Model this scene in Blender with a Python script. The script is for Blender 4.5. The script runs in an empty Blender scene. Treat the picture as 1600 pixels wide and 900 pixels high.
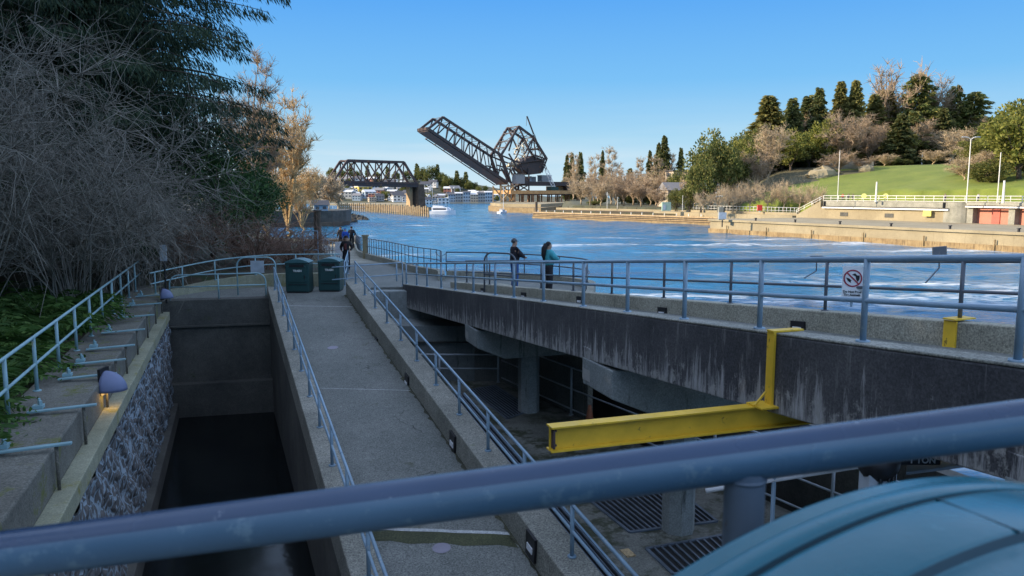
import bpy, bmesh, math, random
from mathutils import Vector, Matrix
import numpy as np
R = math.radians
scn = bpy.context.scene

# ------------------------------------------------------------------ camera, sky, sun, exposure
PITCH = R(7.0)
cam_d = bpy.data.cameras.new('camera'); cam = bpy.data.objects.new('camera', cam_d)
scn.collection.objects.link(cam); scn.camera = cam
cam.location = (0, 0, 9.0); cam.rotation_euler = (R(90) - PITCH, 0, 0)
cam_d.sensor_width = 36.0; cam_d.lens = 27.0
cam_d.clip_start = 0.05; cam_d.clip_end = 6000
cam_d.dof.use_dof = True; cam_d.dof.focus_distance = 40.0; cam_d.dof.aperture_fstop = 9.0

SUN_EL = R(21); SUN_AZ = R(-99)            # azimuth clockwise from +Y
sd = Vector((math.sin(SUN_AZ) * math.cos(SUN_EL), math.cos(SUN_AZ) * math.cos(SUN_EL), math.sin(SUN_EL)))
sun_d = bpy.data.lights.new('sun', 'SUN'); sun_d.energy = 2.0; sun_d.angle = R(0.5); sun_d.color = (1.0, 0.83, 0.60)
sun = bpy.data.objects.new('sun', sun_d); scn.collection.objects.link(sun)
sun.rotation_euler = sd.to_track_quat('Z', 'Y').to_euler(); sun.location = sd * 50

w = bpy.data.worlds.new('World'); scn.world = w; w.use_nodes = True
nt = w.node_tree; nt.nodes.clear()
N = nt.nodes.new
out = N('ShaderNodeOutputWorld'); bg = N('ShaderNodeBackground'); sky = N('ShaderNodeTexSky')
sky.sky_type = 'NISHITA'; sky.sun_disc = False; sky.sun_elevation = SUN_EL; sky.sun_rotation = SUN_AZ % (2 * math.pi)
sky.altitude = 10; sky.air_density = 1.0; sky.dust_density = 0.15; sky.ozone_density = 3.2
bg.inputs[1].default_value = 0.15
# thin pale cloud veil low over the horizon (real sky content, by direction)
tc = N('ShaderNodeTexCoord'); sep = N('ShaderNodeSeparateXYZ'); nt.links.new(tc.outputs['Generated'], sep.inputs[0])
mp = N('ShaderNodeMapping'); mp.inputs['Scale'].default_value = (1.5, 1.5, 22); nt.links.new(tc.outputs['Generated'], mp.inputs[0])
ns = N('ShaderNodeTexNoise'); ns.inputs['Scale'].default_value = 1.6; ns.inputs['Detail'].default_value = 5; nt.links.new(mp.outputs[0], ns.inputs['Vector'])
cr = N('ShaderNodeValToRGB'); cr.color_ramp.elements[0].position = 0.45; cr.color_ramp.elements[1].position = 0.72
nt.links.new(ns.outputs[0], cr.inputs[0])
hr = N('ShaderNodeMapRange'); hr.inputs['From Min'].default_value = 0.02; hr.inputs['From Max'].default_value = 0.13
hr.inputs['To Min'].default_value = 0.75; hr.inputs['To Max'].default_value = 0.0; nt.links.new(sep.outputs['Z'], hr.inputs['Value'])
xr = N('ShaderNodeMapRange'); xr.inputs['From Min'].default_value = 0.25; xr.inputs['From Max'].default_value = -0.2
xr.inputs['To Min'].default_value = 0.35; xr.inputs['To Max'].default_value = 1.0; nt.links.new(sep.outputs['X'], xr.inputs['Value'])
m1 = N('ShaderNodeMath'); m1.operation = 'MULTIPLY'; nt.links.new(cr.outputs[0], m1.inputs[0]); nt.links.new(hr.outputs[0], m1.inputs[1])
m2 = N('ShaderNodeMath'); m2.operation = 'MULTIPLY'; nt.links.new(m1.outputs[0], m2.inputs[0]); nt.links.new(xr.outputs[0], m2.inputs[1])
hs = N('ShaderNodeHueSaturation'); hs.inputs['Saturation'].default_value = 0.62; hs.inputs['Value'].default_value = 1.0; nt.links.new(sky.outputs[0], hs.inputs['Color'])
lo = N('ShaderNodeMapRange'); lo.interpolation_type = 'SMOOTHSTEP'; lo.inputs['From Min'].default_value = 0.24; lo.inputs['From Max'].default_value = 0.55
lo.inputs['To Min'].default_value = 1.0; lo.inputs['To Max'].default_value = 0.0; nt.links.new(sep.outputs['Z'], lo.inputs['Value'])
cl = N('ShaderNodeValToRGB'); nt.links.new(sep.outputs['Z'], cl.inputs[0]); ce = cl.color_ramp.elements
ce[0].position = 0.0; ce[0].color = (1.15, 1.44, 1.60, 1); ce[1].position = 0.25; ce[1].color = (0.165, 0.66, 1.58, 1)
e_ = ce.new(0.07); e_.color = (0.70, 1.20, 1.56, 1); e_ = ce.new(0.14); e_.color = (0.35, 0.93, 1.60, 1)
mb_ = N('ShaderNodeMix'); mb_.data_type = 'RGBA'; nt.links.new(lo.outputs[0], mb_.inputs[0]); nt.links.new(hs.outputs[0], mb_.inputs[6]); nt.links.new(cl.outputs[0], mb_.inputs[7])
mx = N('ShaderNodeMix'); mx.data_type = 'RGBA'; nt.links.new(m2.outputs[0], mx.inputs[0]); nt.links.new(mb_.outputs[2], mx.inputs[6]); mx.inputs[7].default_value = (1.45, 1.55, 1.62, 1)
nt.links.new(mx.outputs[2], bg.inputs[0]); nt.links.new(bg.outputs[0], out.inputs[0])

scn.view_settings.view_transform = 'Standard'; scn.view_settings.look = 'None'
scn.view_settings.exposure = 1.95; scn.view_settings.gamma = 1.0; scn.view_settings.use_curve_mapping = False
scn.cycles.max_bounces = 6; scn.cycles.diffuse_bounces = 3; scn.cycles.glossy_bounces = 3
scn.cycles.transparent_max_bounces = 6; scn.cycles.sample_clamp_indirect = 6.0
scn.cycles.use_denoising = True

# ------------------------------------------------------------------ measuring helpers
CAM = Vector((0, 0, 9.0))
def ray(px, py):
    up = 450 - py
    return Vector((px - 800, up * math.sin(PITCH) + 1200 * math.cos(PITCH), up * math.cos(PITCH) - 1200 * math.sin(PITCH)))
def at(px, py, Y):
    r = ray(px, py); return CAM + r * (Y / r.y)
def pz(px, py, z):
    r = ray(px, py); return CAM + r * ((z - 9.0) / r.z)
def ramp_pt(px, py, dz=0.0):
    r = ray(px, py); k = (9 - 5.2 + 0.112 * 28.95 - dz) / (0.112 * r.y - r.z); return CAM + r * k
def ramp_z(Y): return 5.2 - 0.112 * (28.95 - Y) if Y < 28.95 else 5.2
def LR(L, Y, z=None): return Vector((L - 0.379 * Y, Y, ramp_z(Y) if z is None else z))     # ramp frame
def LP(L, Y, z): return Vector((L - 0.362 * Y, Y, z))                                       # pit frame
def NB(t, off=0.0, dz=0.0):                                                                # near edge line of the footbridge
    return Vector((3.46 - 0.3155 * t + 0.949 * off, 7.43 + 0.949 * t + 0.3155 * off, 7.5 - 0.0879 * t + dz))
def FB(u, off=0.0, dz=0.0):                                                                # far edge line
    return Vector((6.13 - 0.392 * u + 0.92 * off, 10.55 + 0.92 * u + 0.392 * off, 7.23 - 0.080 * u + dz))
def RB(a, d, z):                                                                           # right bank frame: along the wall, inland
    return Vector((46.05 + 0.449 * a + 0.893 * d, 178.9 - 0.893 * a + 0.449 * d, z))

# ------------------------------------------------------------------ mesh + tagging helpers
def link(o): scn.collection.objects.link(o); return o
def wloc(o):
    v = Vector((0, 0, 0))
    while o is not None:
        v += o.location; o = o.parent
    return v
class MB:
    def __init__(s): s.v = []; s.f = []; s.m = []; s.mi = 0
    def add(s, vs, fs):
        b = len(s.v); s.v.extend([tuple(v) for v in vs]); s.f.extend([tuple(b + i for i in f) for f in fs]); s.m.extend([s.mi] * len(fs)); return s
    def box(s, c, size, rz=0.0, mat=None):
        hx, hy, hz = size[0] / 2, size[1] / 2, size[2] / 2
        M = mat if mat is not None else Matrix.Rotation(rz, 3, 'Z'); c = Vector(c)
        vs = [c + M @ Vector((x * hx, y * hy, z * hz)) for x, y, z in ((-1,-1,-1),(1,-1,-1),(1,1,-1),(-1,1,-1),(-1,-1,1),(1,-1,1),(1,1,1),(-1,1,1))]
        return s.add(vs, [(0,3,2,1),(4,5,6,7),(0,1,5,4),(1,2,6,5),(2,3,7,6),(3,0,4,7)])
    def beam(s, p0, p1, w_, h_):
        p0 = Vector(p0); p1 = Vector(p1); d = p1 - p0; L = d.length
        if L < 1e-6: return s
        d.normalize(); up = Vector((0, 0, 1)) if abs(d.z) < 0.95 else Vector((0, 1, 0))
        x = d.cross(up).normalized(); z = x.cross(d)
        M = Matrix((x, d, z)).transposed()
        return s.box((p0 + p1) / 2, (w_, L, h_), mat=M)
    def prism(s, poly, z0, z1):
        n = len(poly); z0 = [z0] * n if not hasattr(z0, '__len__') else z0; z1 = [z1] * n if not hasattr(z1, '__len__') else z1
        a = sum(poly[i][0] * poly[(i + 1) % n][1] - poly[(i + 1) % n][0] * poly[i][1] for i in range(n))
        if a < 0: poly = poly[::-1]; z0 = z0[::-1]; z1 = z1[::-1]
        vs = [(p[0], p[1], z) for p, z in zip(poly, z0)] + [(p[0], p[1], z) for p, z in zip(poly, z1)]
        fs = [tuple(range(n - 1, -1, -1)), tuple(range(n, 2 * n))] + [(i, (i + 1) % n, n + (i + 1) % n, n + i) for i in range(n)]
        return s.add(vs, fs)
    def strip(s, A, B):                 # quads between two polylines
        n = len(A); return s.add(list(A) + list(B), [(i, i + 1, n + i + 1, n + i) for i in range(n - 1)])
    def wall(s, pts, th, h, z0=None, side=1):     # wall following a polyline; pts = top line, h depth below
        n = len(pts); offs = []
        for i in range(n):
            d = (Vector(pts[min(i + 1, n - 1)]) - Vector(pts[max(i - 1, 0)])); d.z = 0; d.normalize()
            offs.append(Vector((d.y, -d.x, 0)) * th * side)
        P = [Vector(p) for p in pts]; Q = [p + o for p, o in zip(P, offs)]
        zb = (lambda p: Vector((p.x, p.y, z0))) if z0 is not None else (lambda p: Vector((p.x, p.y, p.z - h)))
        PB = [zb(p) for p in P]; QB = [zb(p) for p in Q]
        s.strip(P, Q); s.strip(PB, P); s.strip(Q, QB); s.strip(QB, PB)
        s.add([P[0], Q[0], QB[0], PB[0]], [(0, 1, 2, 3)]); s.add([P[-1], Q[-1], QB[-1], PB[-1]], [(3, 2, 1, 0)]); return s
    def tube(s, pts, r, n=8, cap=True):
        P = [Vector(p) for p in pts]; m = len(P); rs = [r] * m if not hasattr(r, '__len__') else r
        vs = []; prev = None
        for i in range(m):
            d = P[min(i + 1, m - 1)] - P[max(i - 1, 0)]
            if d.length < 1e-9: d = Vector((0, 0, 1))
            d.normalize()
            if prev is None:
                u = d.cross(Vector((0, 0, 1)) if abs(d.z) < 0.9 else Vector((1, 0, 0))).normalized()
            else:
                u = (prev - d * prev.dot(d)); u = u.normalized() if u.length > 1e-6 else d.orthogonal().normalized()
            prev = u; v = d.cross(u)
            for k in range(n):
                a = 2 * math.pi * k / n; vs.append(P[i] + (u * math.cos(a) + v * math.sin(a)) * rs[i])
        fs = [(i * n + k, i * n + (k + 1) % n, (i + 1) * n + (k + 1) % n, (i + 1) * n + k) for i in range(m - 1) for k in range(n)]
        if cap: fs += [tuple(range(n - 1, -1, -1)), tuple((m - 1) * n + k for k in range(n))]
        return s.add(vs, fs)
    def cyl(s, p0, p1, r0, r1=None, n=12): return s.tube([p0, p1], [r0, r0 if r1 is None else r1], n)
    def ball(s, c, r, n=10, m=7, zmin=-1.0):
        c = Vector(c); r = Vector((r, r, r)) if not hasattr(r, '__len__') else Vector(r); vs = []; fs = []
        for j in range(m + 1):
            a = -math.pi / 2 + math.pi * j / m; zz = max(math.sin(a), zmin); cc = math.sqrt(max(0, 1 - zz * zz)) if math.sin(a) >= zmin else math.cos(a)
            for k in range(n):
                b = 2 * math.pi * k / n; vs.append(c + Vector((cc * math.cos(b) * r.x, cc * math.sin(b) * r.y, zz * r.z)))
        fs = [(j * n + k, j * n + (k + 1) % n, (j + 1) * n + (k + 1) % n, (j + 1) * n + k) for j in range(m) for k in range(n)]
        return s.add(vs, fs)
    def build(s, name, mat, parent=None, smooth=False, bevel=0.0, uvs=None):
        o0 = wloc(parent) if parent is not None else Vector((0, 0, 0))
        me = bpy.data.meshes.new(name); me.from_pydata([(a - o0.x, b - o0.y, c - o0.z) for a, b, c in s.v], [], s.f)
        for m_ in (mat if isinstance(mat, (list, tuple)) else [mat]): me.materials.append(m_)
        if len(me.polygons) == len(s.m):
            me.polygons.foreach_set('material_index', s.m)
        if smooth: me.polygons.foreach_set('use_smooth', [True] * len(me.polygons))
        me.update()
        o = link(bpy.data.objects.new(name, me)); o.parent = parent
        if bevel:
            b = o.modifiers.new('bevel', 'BEVEL'); b.width = bevel; b.segments = 2; b.limit_method = 'ANGLE'
        return o
def tag(o, label=None, cat=None, group=None, kind=None):
    if label: o['label'] = label
    if cat: o['category'] = cat
    if group: o['group'] = group
    if kind: o['kind'] = kind
    return o
def thing(name, label, cat, loc=(0, 0, 0), group=None):
    o = link(bpy.data.objects.new(name, None)); o.empty_display_size = 0.2; o.location = loc; return tag(o, label, cat, group)
def kids(o): return [c for c in bpy.data.objects if c.parent == o]
def copy_tree(o, parent=None, childmap=None):
    c = o.copy(); link(c); c.parent = parent
    for ch in (childmap or CH).get(o.name, []): copy_tree(ch, c)
    return c
CH = {}
def remember():
    CH.clear()
    for o in bpy.data.objects:
        if o.parent: CH.setdefault(o.parent.name, []).append(o)
def structure(o, **k): return tag(o, kind='structure', **k)

# ------------------------------------------------------------------ materials
def newmat(name):
    m = bpy.data.materials.new(name); m.use_nodes = True; t = m.node_tree; b = t.nodes['Principled BSDF']; return m, t, b
def ramp(t, fac, stops):
    c = t.nodes.new('ShaderNodeValToRGB'); e = c.color_ramp.elements
    while len(e) > 1: e.remove(e[-1])
    e[0].position = stops[0][0]; e[0].color = (*stops[0][1], 1)
    for p, col in stops[1:]:
        x = e.new(p); x.color = (*col, 1)
    t.links.new(fac, c.inputs[0]); return c.outputs[0]
def noise(t, scale, detail=4, rough=0.6, stretch=(1, 1, 1), coord='Object', rot=(0, 0, 0)):
    tc = t.nodes.new('ShaderNodeTexCoord'); mp = t.nodes.new('ShaderNodeMapping'); n = t.nodes.new('ShaderNodeTexNoise')
    mp.inputs['Scale'].default_value = stretch; mp.inputs['Rotation'].default_value = rot
    n.inputs['Scale'].default_value = scale; n.inputs['Detail'].default_value = detail; n.inputs['Roughness'].default_value = rough
    t.links.new(tc.outputs[coord], mp.inputs[0]); t.links.new(mp.outputs[0], n.inputs['Vector']); return n.outputs[0]
def mixc(t, fac, a, b, mode='MIX'):
    m = t.nodes.new('ShaderNodeMix'); m.data_type = 'RGBA'; m.blend_type = mode
    for i, x in ((0, fac), (6, a), (7, b)):
        if isinstance(x, (int, float)): m.inputs[i].default_value = x
        elif isinstance(x, tuple): m.inputs[i].default_value = (*x, 1)
        else: t.links.new(x, m.inputs[i])
    return m.outputs[2]
def bump(t, b, h, strength=0.3, dist=0.02):
    n = t.nodes.new('ShaderNodeBump'); n.inputs['Strength'].default_value = strength; n.inputs['Distance'].default_value = dist
    t.links.new(h, n.inputs['Height']); t.links.new(n.outputs[0], b.inputs['Normal'])
def bw(t, fac, lo, hi): return ramp(t, fac, [(lo, (0, 0, 0)), (hi, (1, 1, 1))])
def concrete(name, c0, c1, speck=0.5, streak=None, moss=None, rough=0.9, bs=0.35, big=0.6, cracks=0):
    m, t, b = newmat(name)
    col = ramp(t, noise(t, big, 6, 0.65), [(0.3, c0), (0.7, c1)])
    if speck:
        col = mixc(t, speck, col, ramp(t, noise(t, 36, 3, 0.75), [(0.34, (0.2, 0.2, 0.2)), (0.5, (0.5, 0.5, 0.5)), (0.68, (0.9, 0.9, 0.86))]), 'OVERLAY')
        col = mixc(t, 0.35, col, ramp(t, noise(t, 6, 5, 0.7), [(0.3, (0.3, 0.3, 0.3)), (0.7, (0.7, 0.7, 0.7))]), 'OVERLAY')
    if streak:
        f = bw(t, noise(t, 3.2, 6, 0.75, (1.6, 1.6, 0.16)), streak[1], streak[1] + 0.12)
        col = mixc(t, f, col, streak[0])
    if len(streak or ()) > 2:
        f = bw(t, noise(t, 2.4, 6, 0.7, (1.2, 1.2, 0.25), rot=(0, 0, 0.7)), streak[3], streak[3] + 0.2)
        col = mixc(t, f, col, streak[2])
    if moss:
        f = bw(t, noise(t, 1.3, 7, 0.75), moss[1], moss[1] + 0.09); col = mixc(t, f, col, moss[0])
    if cracks:
        tcx = t.nodes.new('ShaderNodeTexCoord'); ad = t.nodes.new('ShaderNodeVectorMath'); ad.operation = 'ADD'; nn = t.nodes.new('ShaderNodeTexNoise'); nn.inputs['Scale'].default_value = 1.4
        t.links.new(tcx.outputs['Object'], nn.inputs['Vector']); t.links.new(tcx.outputs['Object'], ad.inputs[0]); t.links.new(nn.outputs['Color'], ad.inputs[1])
        v = t.nodes.new('ShaderNodeTexVoronoi'); v.feature = 'DISTANCE_TO_EDGE'; v.inputs['Scale'].default_value = cracks; t.links.new(ad.outputs[0], v.inputs['Vector'])
        f = ramp(t, v.outputs['Distance'], [(0.0, (1, 1, 1)), (0.006, (0, 0, 0))]); g = bw(t, noise(t, 0.5, 2), 0.5, 0.6)
        fm = mixc(t, 1.0, f, g, 'MULTIPLY'); col = mixc(t, fm, col, tuple(x * .35 for x in c0))
    t.links.new(col, b.inputs['Base Color']); b.inputs['Roughness'].default_value = rough
    bump(t, b, noise(t, 30, 6, 0.7), bs, 0.01); return m
def plain(name, c, rough=0.5, metal=0.0, var=0.15, scale=3.0, spec=0.5, bs=0.0):
    m, t, b = newmat(name)
    n = noise(t, scale, 5, 0.65)
    col = ramp(t, n, [(0.3, tuple(x * (1 - var) for x in c)), (0.7, tuple(min(1, x * (1 + var)) for x in c))])
    t.links.new(col, b.inputs['Base Color']); b.inputs['Roughness'].default_value = rough; b.inputs['Metallic'].default_value = metal
    b.inputs['Specular IOR Level'].default_value = spec
    if bs: bump(t, b, noise(t, scale * 8, 4, 0.7), bs, 0.01)
    return m
def worn(name, c, wear, lo=0.6, rough=0.42, scale=9.0, chip=None):
    m, t, b = newmat(name)
    col = ramp(t, noise(t, 2.2, 5, 0.6), [(0.3, tuple(x * 0.82 for x in c)), (0.7, tuple(x * 1.12 for x in c))])
    f = bw(t, noise(t, scale, 6, 0.75), lo, lo + 0.07); col = mixc(t, f, col, wear)
    t.links.new(col, b.inputs['Base Color'])
    rr = ramp(t, noise(t, 5, 4, 0.6), [(0.3, (rough - .08,) * 3), (0.7, (rough + .15,) * 3)]); t.links.new(rr, b.inputs['Roughness'])
    bump(t, b, noise(t, scale * 2, 5, 0.7), 0.12, 0.004); return m
def leaf_mat(name, a, b_, c, rough=0.7, trans=0.0):
    m, t, b = newmat(name)
    g = t.nodes.new('ShaderNodeNewGeometry'); oi = t.nodes.new('ShaderNodeObjectInfo')
    col = ramp(t, g.outputs['Random Per Island'], [(0.0, a), (0.5, b_), (1.0, c)])
    col = mixc(t, 0.5, col, ramp(t, noise(t, 0.35, 3, 0.5), [(0.35, (0.3, 0.3, 0.3)), (0.65, (0.72, 0.72, 0.68))]), 'OVERLAY')
    h = t.nodes.new('ShaderNodeHueSaturation'); t.links.new(col, h.inputs['Color'])
    mr = t.nodes.new('ShaderNodeMapRange'); mr.inputs['To Min'].default_value = 0.8; mr.inputs['To Max'].default_value = 1.2
    t.links.new(oi.outputs['Random'], mr.inputs['Value']); t.links.new(mr.outputs[0], h.inputs['Value'])
    t.links.new(h.outputs[0], b.inputs['Base Color']); b.inputs['Roughness'].default_value = rough
    b.inputs['Specular IOR Level'].default_value = 0.25
    tl = t.nodes.new('ShaderNodeBsdfTranslucent'); t.links.new(h.outputs[0], tl.inputs[0]); ms = t.nodes.new('ShaderNodeMixShader'); ms.inputs[0].default_value = 0.32
    t.links.new(b.outputs[0], ms.inputs[1]); t.links.new(tl.outputs[0], ms.inputs[2]); t.links.new(ms.outputs[0], t.nodes['Material Output'].inputs[0])
    return m
M = {}
M['galv'] = worn('galvanised_rail', (0.42, 0.46, 0.50), (0.3, 0.3, 0.3), 0.6, 0.4)
M['rail'] = worn('blue_grey_rail_paint', (0.23, 0.34, 0.44), (0.38, 0.44, 0.47), 0.60, 0.33)
M['rail_teal'] = worn('pale_turquoise_rail_paint', (0.26, 0.42, 0.46), (0.34, 0.36, 0.22), 0.6, 0.45, 5)
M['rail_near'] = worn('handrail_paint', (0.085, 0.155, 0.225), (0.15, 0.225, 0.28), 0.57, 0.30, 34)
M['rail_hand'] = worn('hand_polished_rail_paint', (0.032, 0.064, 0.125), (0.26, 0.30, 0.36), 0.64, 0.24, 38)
M['post_near'] = worn('weathered_post_paint', (0.13, 0.17, 0.22), (0.14, 0.11, 0.09), 0.58, 0.5, 22)
M['parapet'] = concrete('pale_parapet_concrete', (0.25, 0.235, 0.18), (0.38, 0.36, 0.29), 0.8, ((0.13, 0.125, 0.10), 0.60))
M['rail_dark'] = worn('weathered_dark_rail', (0.10, 0.115, 0.14), (0.2, 0.2, 0.2), 0.62, 0.4)
M['rail_white'] = plain('white_rail_paint', (0.68, 0.66, 0.60), 0.5)
M['conc'] = concrete('aged_grey_concrete', (0.20, 0.195, 0.155), (0.34, 0.325, 0.27), 0.8, ((0.10, 0.10, 0.085), 0.60))
M['conc_top'] = concrete('speckled_curb_concrete', (0.17, 0.17, 0.145), (0.31, 0.30, 0.26), 0.9, None, ((0.14, 0.16, 0.05), 0.66))
M['ramp'] = concrete('exposed_aggregate_paving', (0.115, 0.125, 0.115), (0.20, 0.205, 0.19), 0.85, None, ((0.085, 0.09, 0.06), 0.60), big=0.35, cracks=0.45)
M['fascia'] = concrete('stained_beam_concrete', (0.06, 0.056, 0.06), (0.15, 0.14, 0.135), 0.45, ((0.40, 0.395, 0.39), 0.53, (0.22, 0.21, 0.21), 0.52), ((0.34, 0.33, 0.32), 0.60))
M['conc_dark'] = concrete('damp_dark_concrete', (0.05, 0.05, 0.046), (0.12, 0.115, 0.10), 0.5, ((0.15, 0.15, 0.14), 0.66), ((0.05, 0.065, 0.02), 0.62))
M['wall_mid'] = concrete('grey_retaining_concrete', (0.19, 0.21, 0.21), (0.30, 0.32, 0.31), 0.4, ((0.05, 0.055, 0.05), 0.58))
M['mossy'] = concrete('mossy_wall_top', (0.09, 0.085, 0.07), (0.17, 0.165, 0.14), 0.7, None, ((0.11, 0.12, 0.02), 0.55))
M['ledge'] = concrete('weathered_ledge', (0.20, 0.20, 0.13), (0.33, 0.33, 0.24), 0.4, None, ((0.22, 0.20, 0.05), 0.56))
M['floor'] = concrete('stained_wet_floor', (0.10, 0.10, 0.085), (0.26, 0.26, 0.23), 0.7, None, ((0.05, 0.055, 0.03), 0.48), 0.55, big=0.5)
M['tan'] = concrete('sunlit_lock_concrete', (0.22, 0.18, 0.11), (0.36, 0.30, 0.19), 0.55, ((0.17, 0.13, 0.075), 0.57), None, big=0.12)
M['tan_low'] = concrete('tide_stained_concrete', (0.20, 0.13, 0.06), (0.36, 0.26, 0.13), 0.6, ((0.12, 0.08, 0.04), 0.5), None, big=0.5)
M['timber'] = concrete('sawn_timber', (0.34, 0.235, 0.125), (0.52, 0.38, 0.21), 0.4, ((0.12, 0.08, 0.045), 0.52), None)
M['timber_dark'] = concrete('wet_piles_and_pier_shade', (0.05, 0.04, 0.03), (0.14, 0.10, 0.07), 0.4)
M['steel_rust'] = worn('rusty_bridge_steel', (0.075, 0.05, 0.045), (0.22, 0.09, 0.05), 0.56, 0.7, 0.6)
M['steel_dark'] = worn('dark_bridge_steel', (0.052, 0.042, 0.043), (0.14, 0.07, 0.045), 0.54, 0.6, 0.5)
M['steel_pale'] = plain('pale_machinery_steel', (0.72, 0.66, 0.52), 0.6, var=0.4, scale=1)
M['grate'] = plain('galvanised_grating', (0.14, 0.17, 0.21), 0.5, 0.4, 0.3)
M['void'] = plain('painted_shade_below_grating', (0.012, 0.012, 0.012), 0.9)  # near-black colour standing for the unlit depth under grating bars
M['yellow'] = worn('yellow_hoist_paint', (0.80, 0.50, 0.035), (0.14, 0.08, 0.03), 0.62, 0.5, 7)
M['black'] = plain('black_plastic', (0.012, 0.012, 0.014), 0.5)
M['white'] = plain('white_painted_metal', (0.75, 0.76, 0.78), 0.45, var=0.06)
M['ltgrey'] = plain('light_grey_sheet', (0.40, 0.45, 0.50), 0.5)
M['bin'] = plain('dark_green_plastic', (0.014, 0.055, 0.055), 0.45, var=0.12)
M['bin_top'] = plain('dark_green_lid', (0.05, 0.13, 0.14), 0.4, var=0.1)
M['teal'] = worn('teal_moulded_plastic', (0.008, 0.13, 0.18), (0.05, 0.19, 0.235), 0.66, 0.27, 26)
M['groove'] = plain('lid_groove', (0.004, 0.04, 0.06), 0.6)
M['bark'] = concrete('bark', (0.06, 0.045, 0.035), (0.14, 0.11, 0.085), 0.5)
M['twig'] = plain('lichen_grey_twigs', (0.20, 0.185, 0.155), 0.8, var=0.5, scale=1.3)
M['twig_red'] = plain('reddish_twigs', (0.20, 0.115, 0.08), 0.8, var=0.4, scale=1.5)
M['twig_gold'] = plain('golden_bare_twigs', (0.55, 0.38, 0.18), 0.8, var=0.3, scale=0.5)
M['twig_tan'] = plain('tan_bare_twigs', (0.42, 0.32, 0.20), 0.8, var=0.3, scale=0.3)
M['twig_pink'] = plain('pinkish_bare_twigs', (0.33, 0.24, 0.155), 0.8, var=0.3, scale=0.3)
M['fir'] = leaf_mat('dark_fir_needles', (0.05, 0.075, 0.03), (0.12, 0.14, 0.045), (0.26, 0.23, 0.08))
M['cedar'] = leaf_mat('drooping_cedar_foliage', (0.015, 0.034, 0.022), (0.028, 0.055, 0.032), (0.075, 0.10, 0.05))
M['ever'] = leaf_mat('olive_evergreen_leaves', (0.10, 0.115, 0.035), (0.21, 0.195, 0.06), (0.36, 0.30, 0.09))
M['ever_d'] = leaf_mat('deep_evergreen_leaves', (0.05, 0.08, 0.02), (0.13, 0.145, 0.04), (0.27, 0.24, 0.07))
M['ivy'] = leaf_mat('yellow_green_leaves', (0.09, 0.11, 0.02), (0.16, 0.17, 0.035), (0.26, 0.24, 0.06))
M['shrub'] = leaf_mat('dark_shrub_leaves', (0.02, 0.055, 0.02), (0.04, 0.09, 0.03), (0.09, 0.15, 0.05))
M['fern'] = leaf_mat('fern_fronds', (0.03, 0.075, 0.015), (0.055, 0.12, 0.025), (0.10, 0.17, 0.04))
# ================================================================== WATER, NEAR CONCRETE, RAMP, FOOTBRIDGE
def water_mat():
    m, t, b = newmat('river_water')
    b.inputs['Base Color'].default_value = (0.008, 0.125, 0.25, 1); b.inputs['Roughness'].default_value = 0.11; b.inputs['IOR'].default_value = 1.333
    tc = t.nodes.new('ShaderNodeTexCoord')
    def nz(scale, st, det, rot=0.25):
        mp = t.nodes.new('ShaderNodeMapping'); mp.inputs['Scale'].default_value = st; mp.inputs['Rotation'].default_value = (0, 0, rot)
        n = t.nodes.new('ShaderNodeTexNoise'); n.inputs['Scale'].default_value = scale; n.inputs['Detail'].default_value = det; n.inputs['Roughness'].default_value = 0.62
        n.inputs['Distortion'].default_value = 0.6
        t.links.new(tc.outputs['Object'], mp.inputs[0]); t.links.new(mp.outputs[0], n.inputs['Vector']); return n.outputs[0]
    def mth(op, a, b_):
        n = t.nodes.new('ShaderNodeMath'); n.operation = op
        for i, x in enumerate((a, b_)):
            if isinstance(x, (int, float)): n.inputs[i].default_value = x
            else: t.links.new(x, n.inputs[i])
        return n.outputs[0]
    h = mth('ADD', mth('MULTIPLY', nz(0.10, (0.7, 1, 1), 3), .2), mth('ADD', mth('MULTIPLY', nz(0.42, (0.45, 1, 1), 6), 1.15), mth('MULTIPLY', nz(2.2, (0.6, 1, 1), 5, -0.2), 0.26)))
    bn = t.nodes.new('ShaderNodeBump'); bn.inputs['Strength'].default_value = 1.0; bn.inputs['Distance'].default_value = 0.35
    t.links.new(h, bn.inputs['Height']); t.links.new(bn.outputs[0], b.inputs['Normal'])
    # churned foam: dense near the spillway on the right, long streaks drifting away from it
    sx = t.nodes.new('ShaderNodeSeparateXYZ'); t.links.new(tc.outputs['Object'], sx.inputs[0])
    X, Y = sx.outputs[0], sx.outputs[1]
    near = t.nodes.new('ShaderNodeMapRange'); t.links.new(mth('SUBTRACT', X, mth('MULTIPLY', Y, 0.35)), near.inputs['Value'])
    near.inputs['From Min'].default_value = -28; near.inputs['From Max'].default_value = 30; near.inputs['To Min'].default_value = 0.0; near.inputs['To Max'].default_value = 0.115
    far = t.nodes.new('ShaderNodeMapRange'); t.links.new(Y, far.inputs['Value'])
    far.inputs['From Min'].default_value = 90; far.inputs['From Max'].default_value = 260; far.inputs['To Min'].default_value = 0.0; far.inputs['To Max'].default_value = -0.06
    f1 = mth('ADD', nz(0.07, (0.26, 1.5, 1), 8, 0.45), mth('ADD', near.outputs[0], far.outputs[0]))
    f2 = mth('MULTIPLY', bw(t, f1, 0.57, 0.70), bw(t, nz(1.1, (0.4, 1.2, 1), 6), 0.42, 0.60))
    f3 = mth('MULTIPLY', f2, 0.9)
    fo = t.nodes.new('ShaderNodeBsdfDiffuse'); fo.inputs[0].default_value = (0.72, 0.74, 0.74, 1)
    ms = t.nodes.new('ShaderNodeMixShader'); t.links.new(f3, ms.inputs[0]); t.links.new(b.outputs[0], ms.inputs[1]); t.links.new(fo.outputs[0], ms.inputs[2])
    t.links.new(ms.outputs[0], t.nodes['Material Output'].inputs[0]); return m
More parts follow.
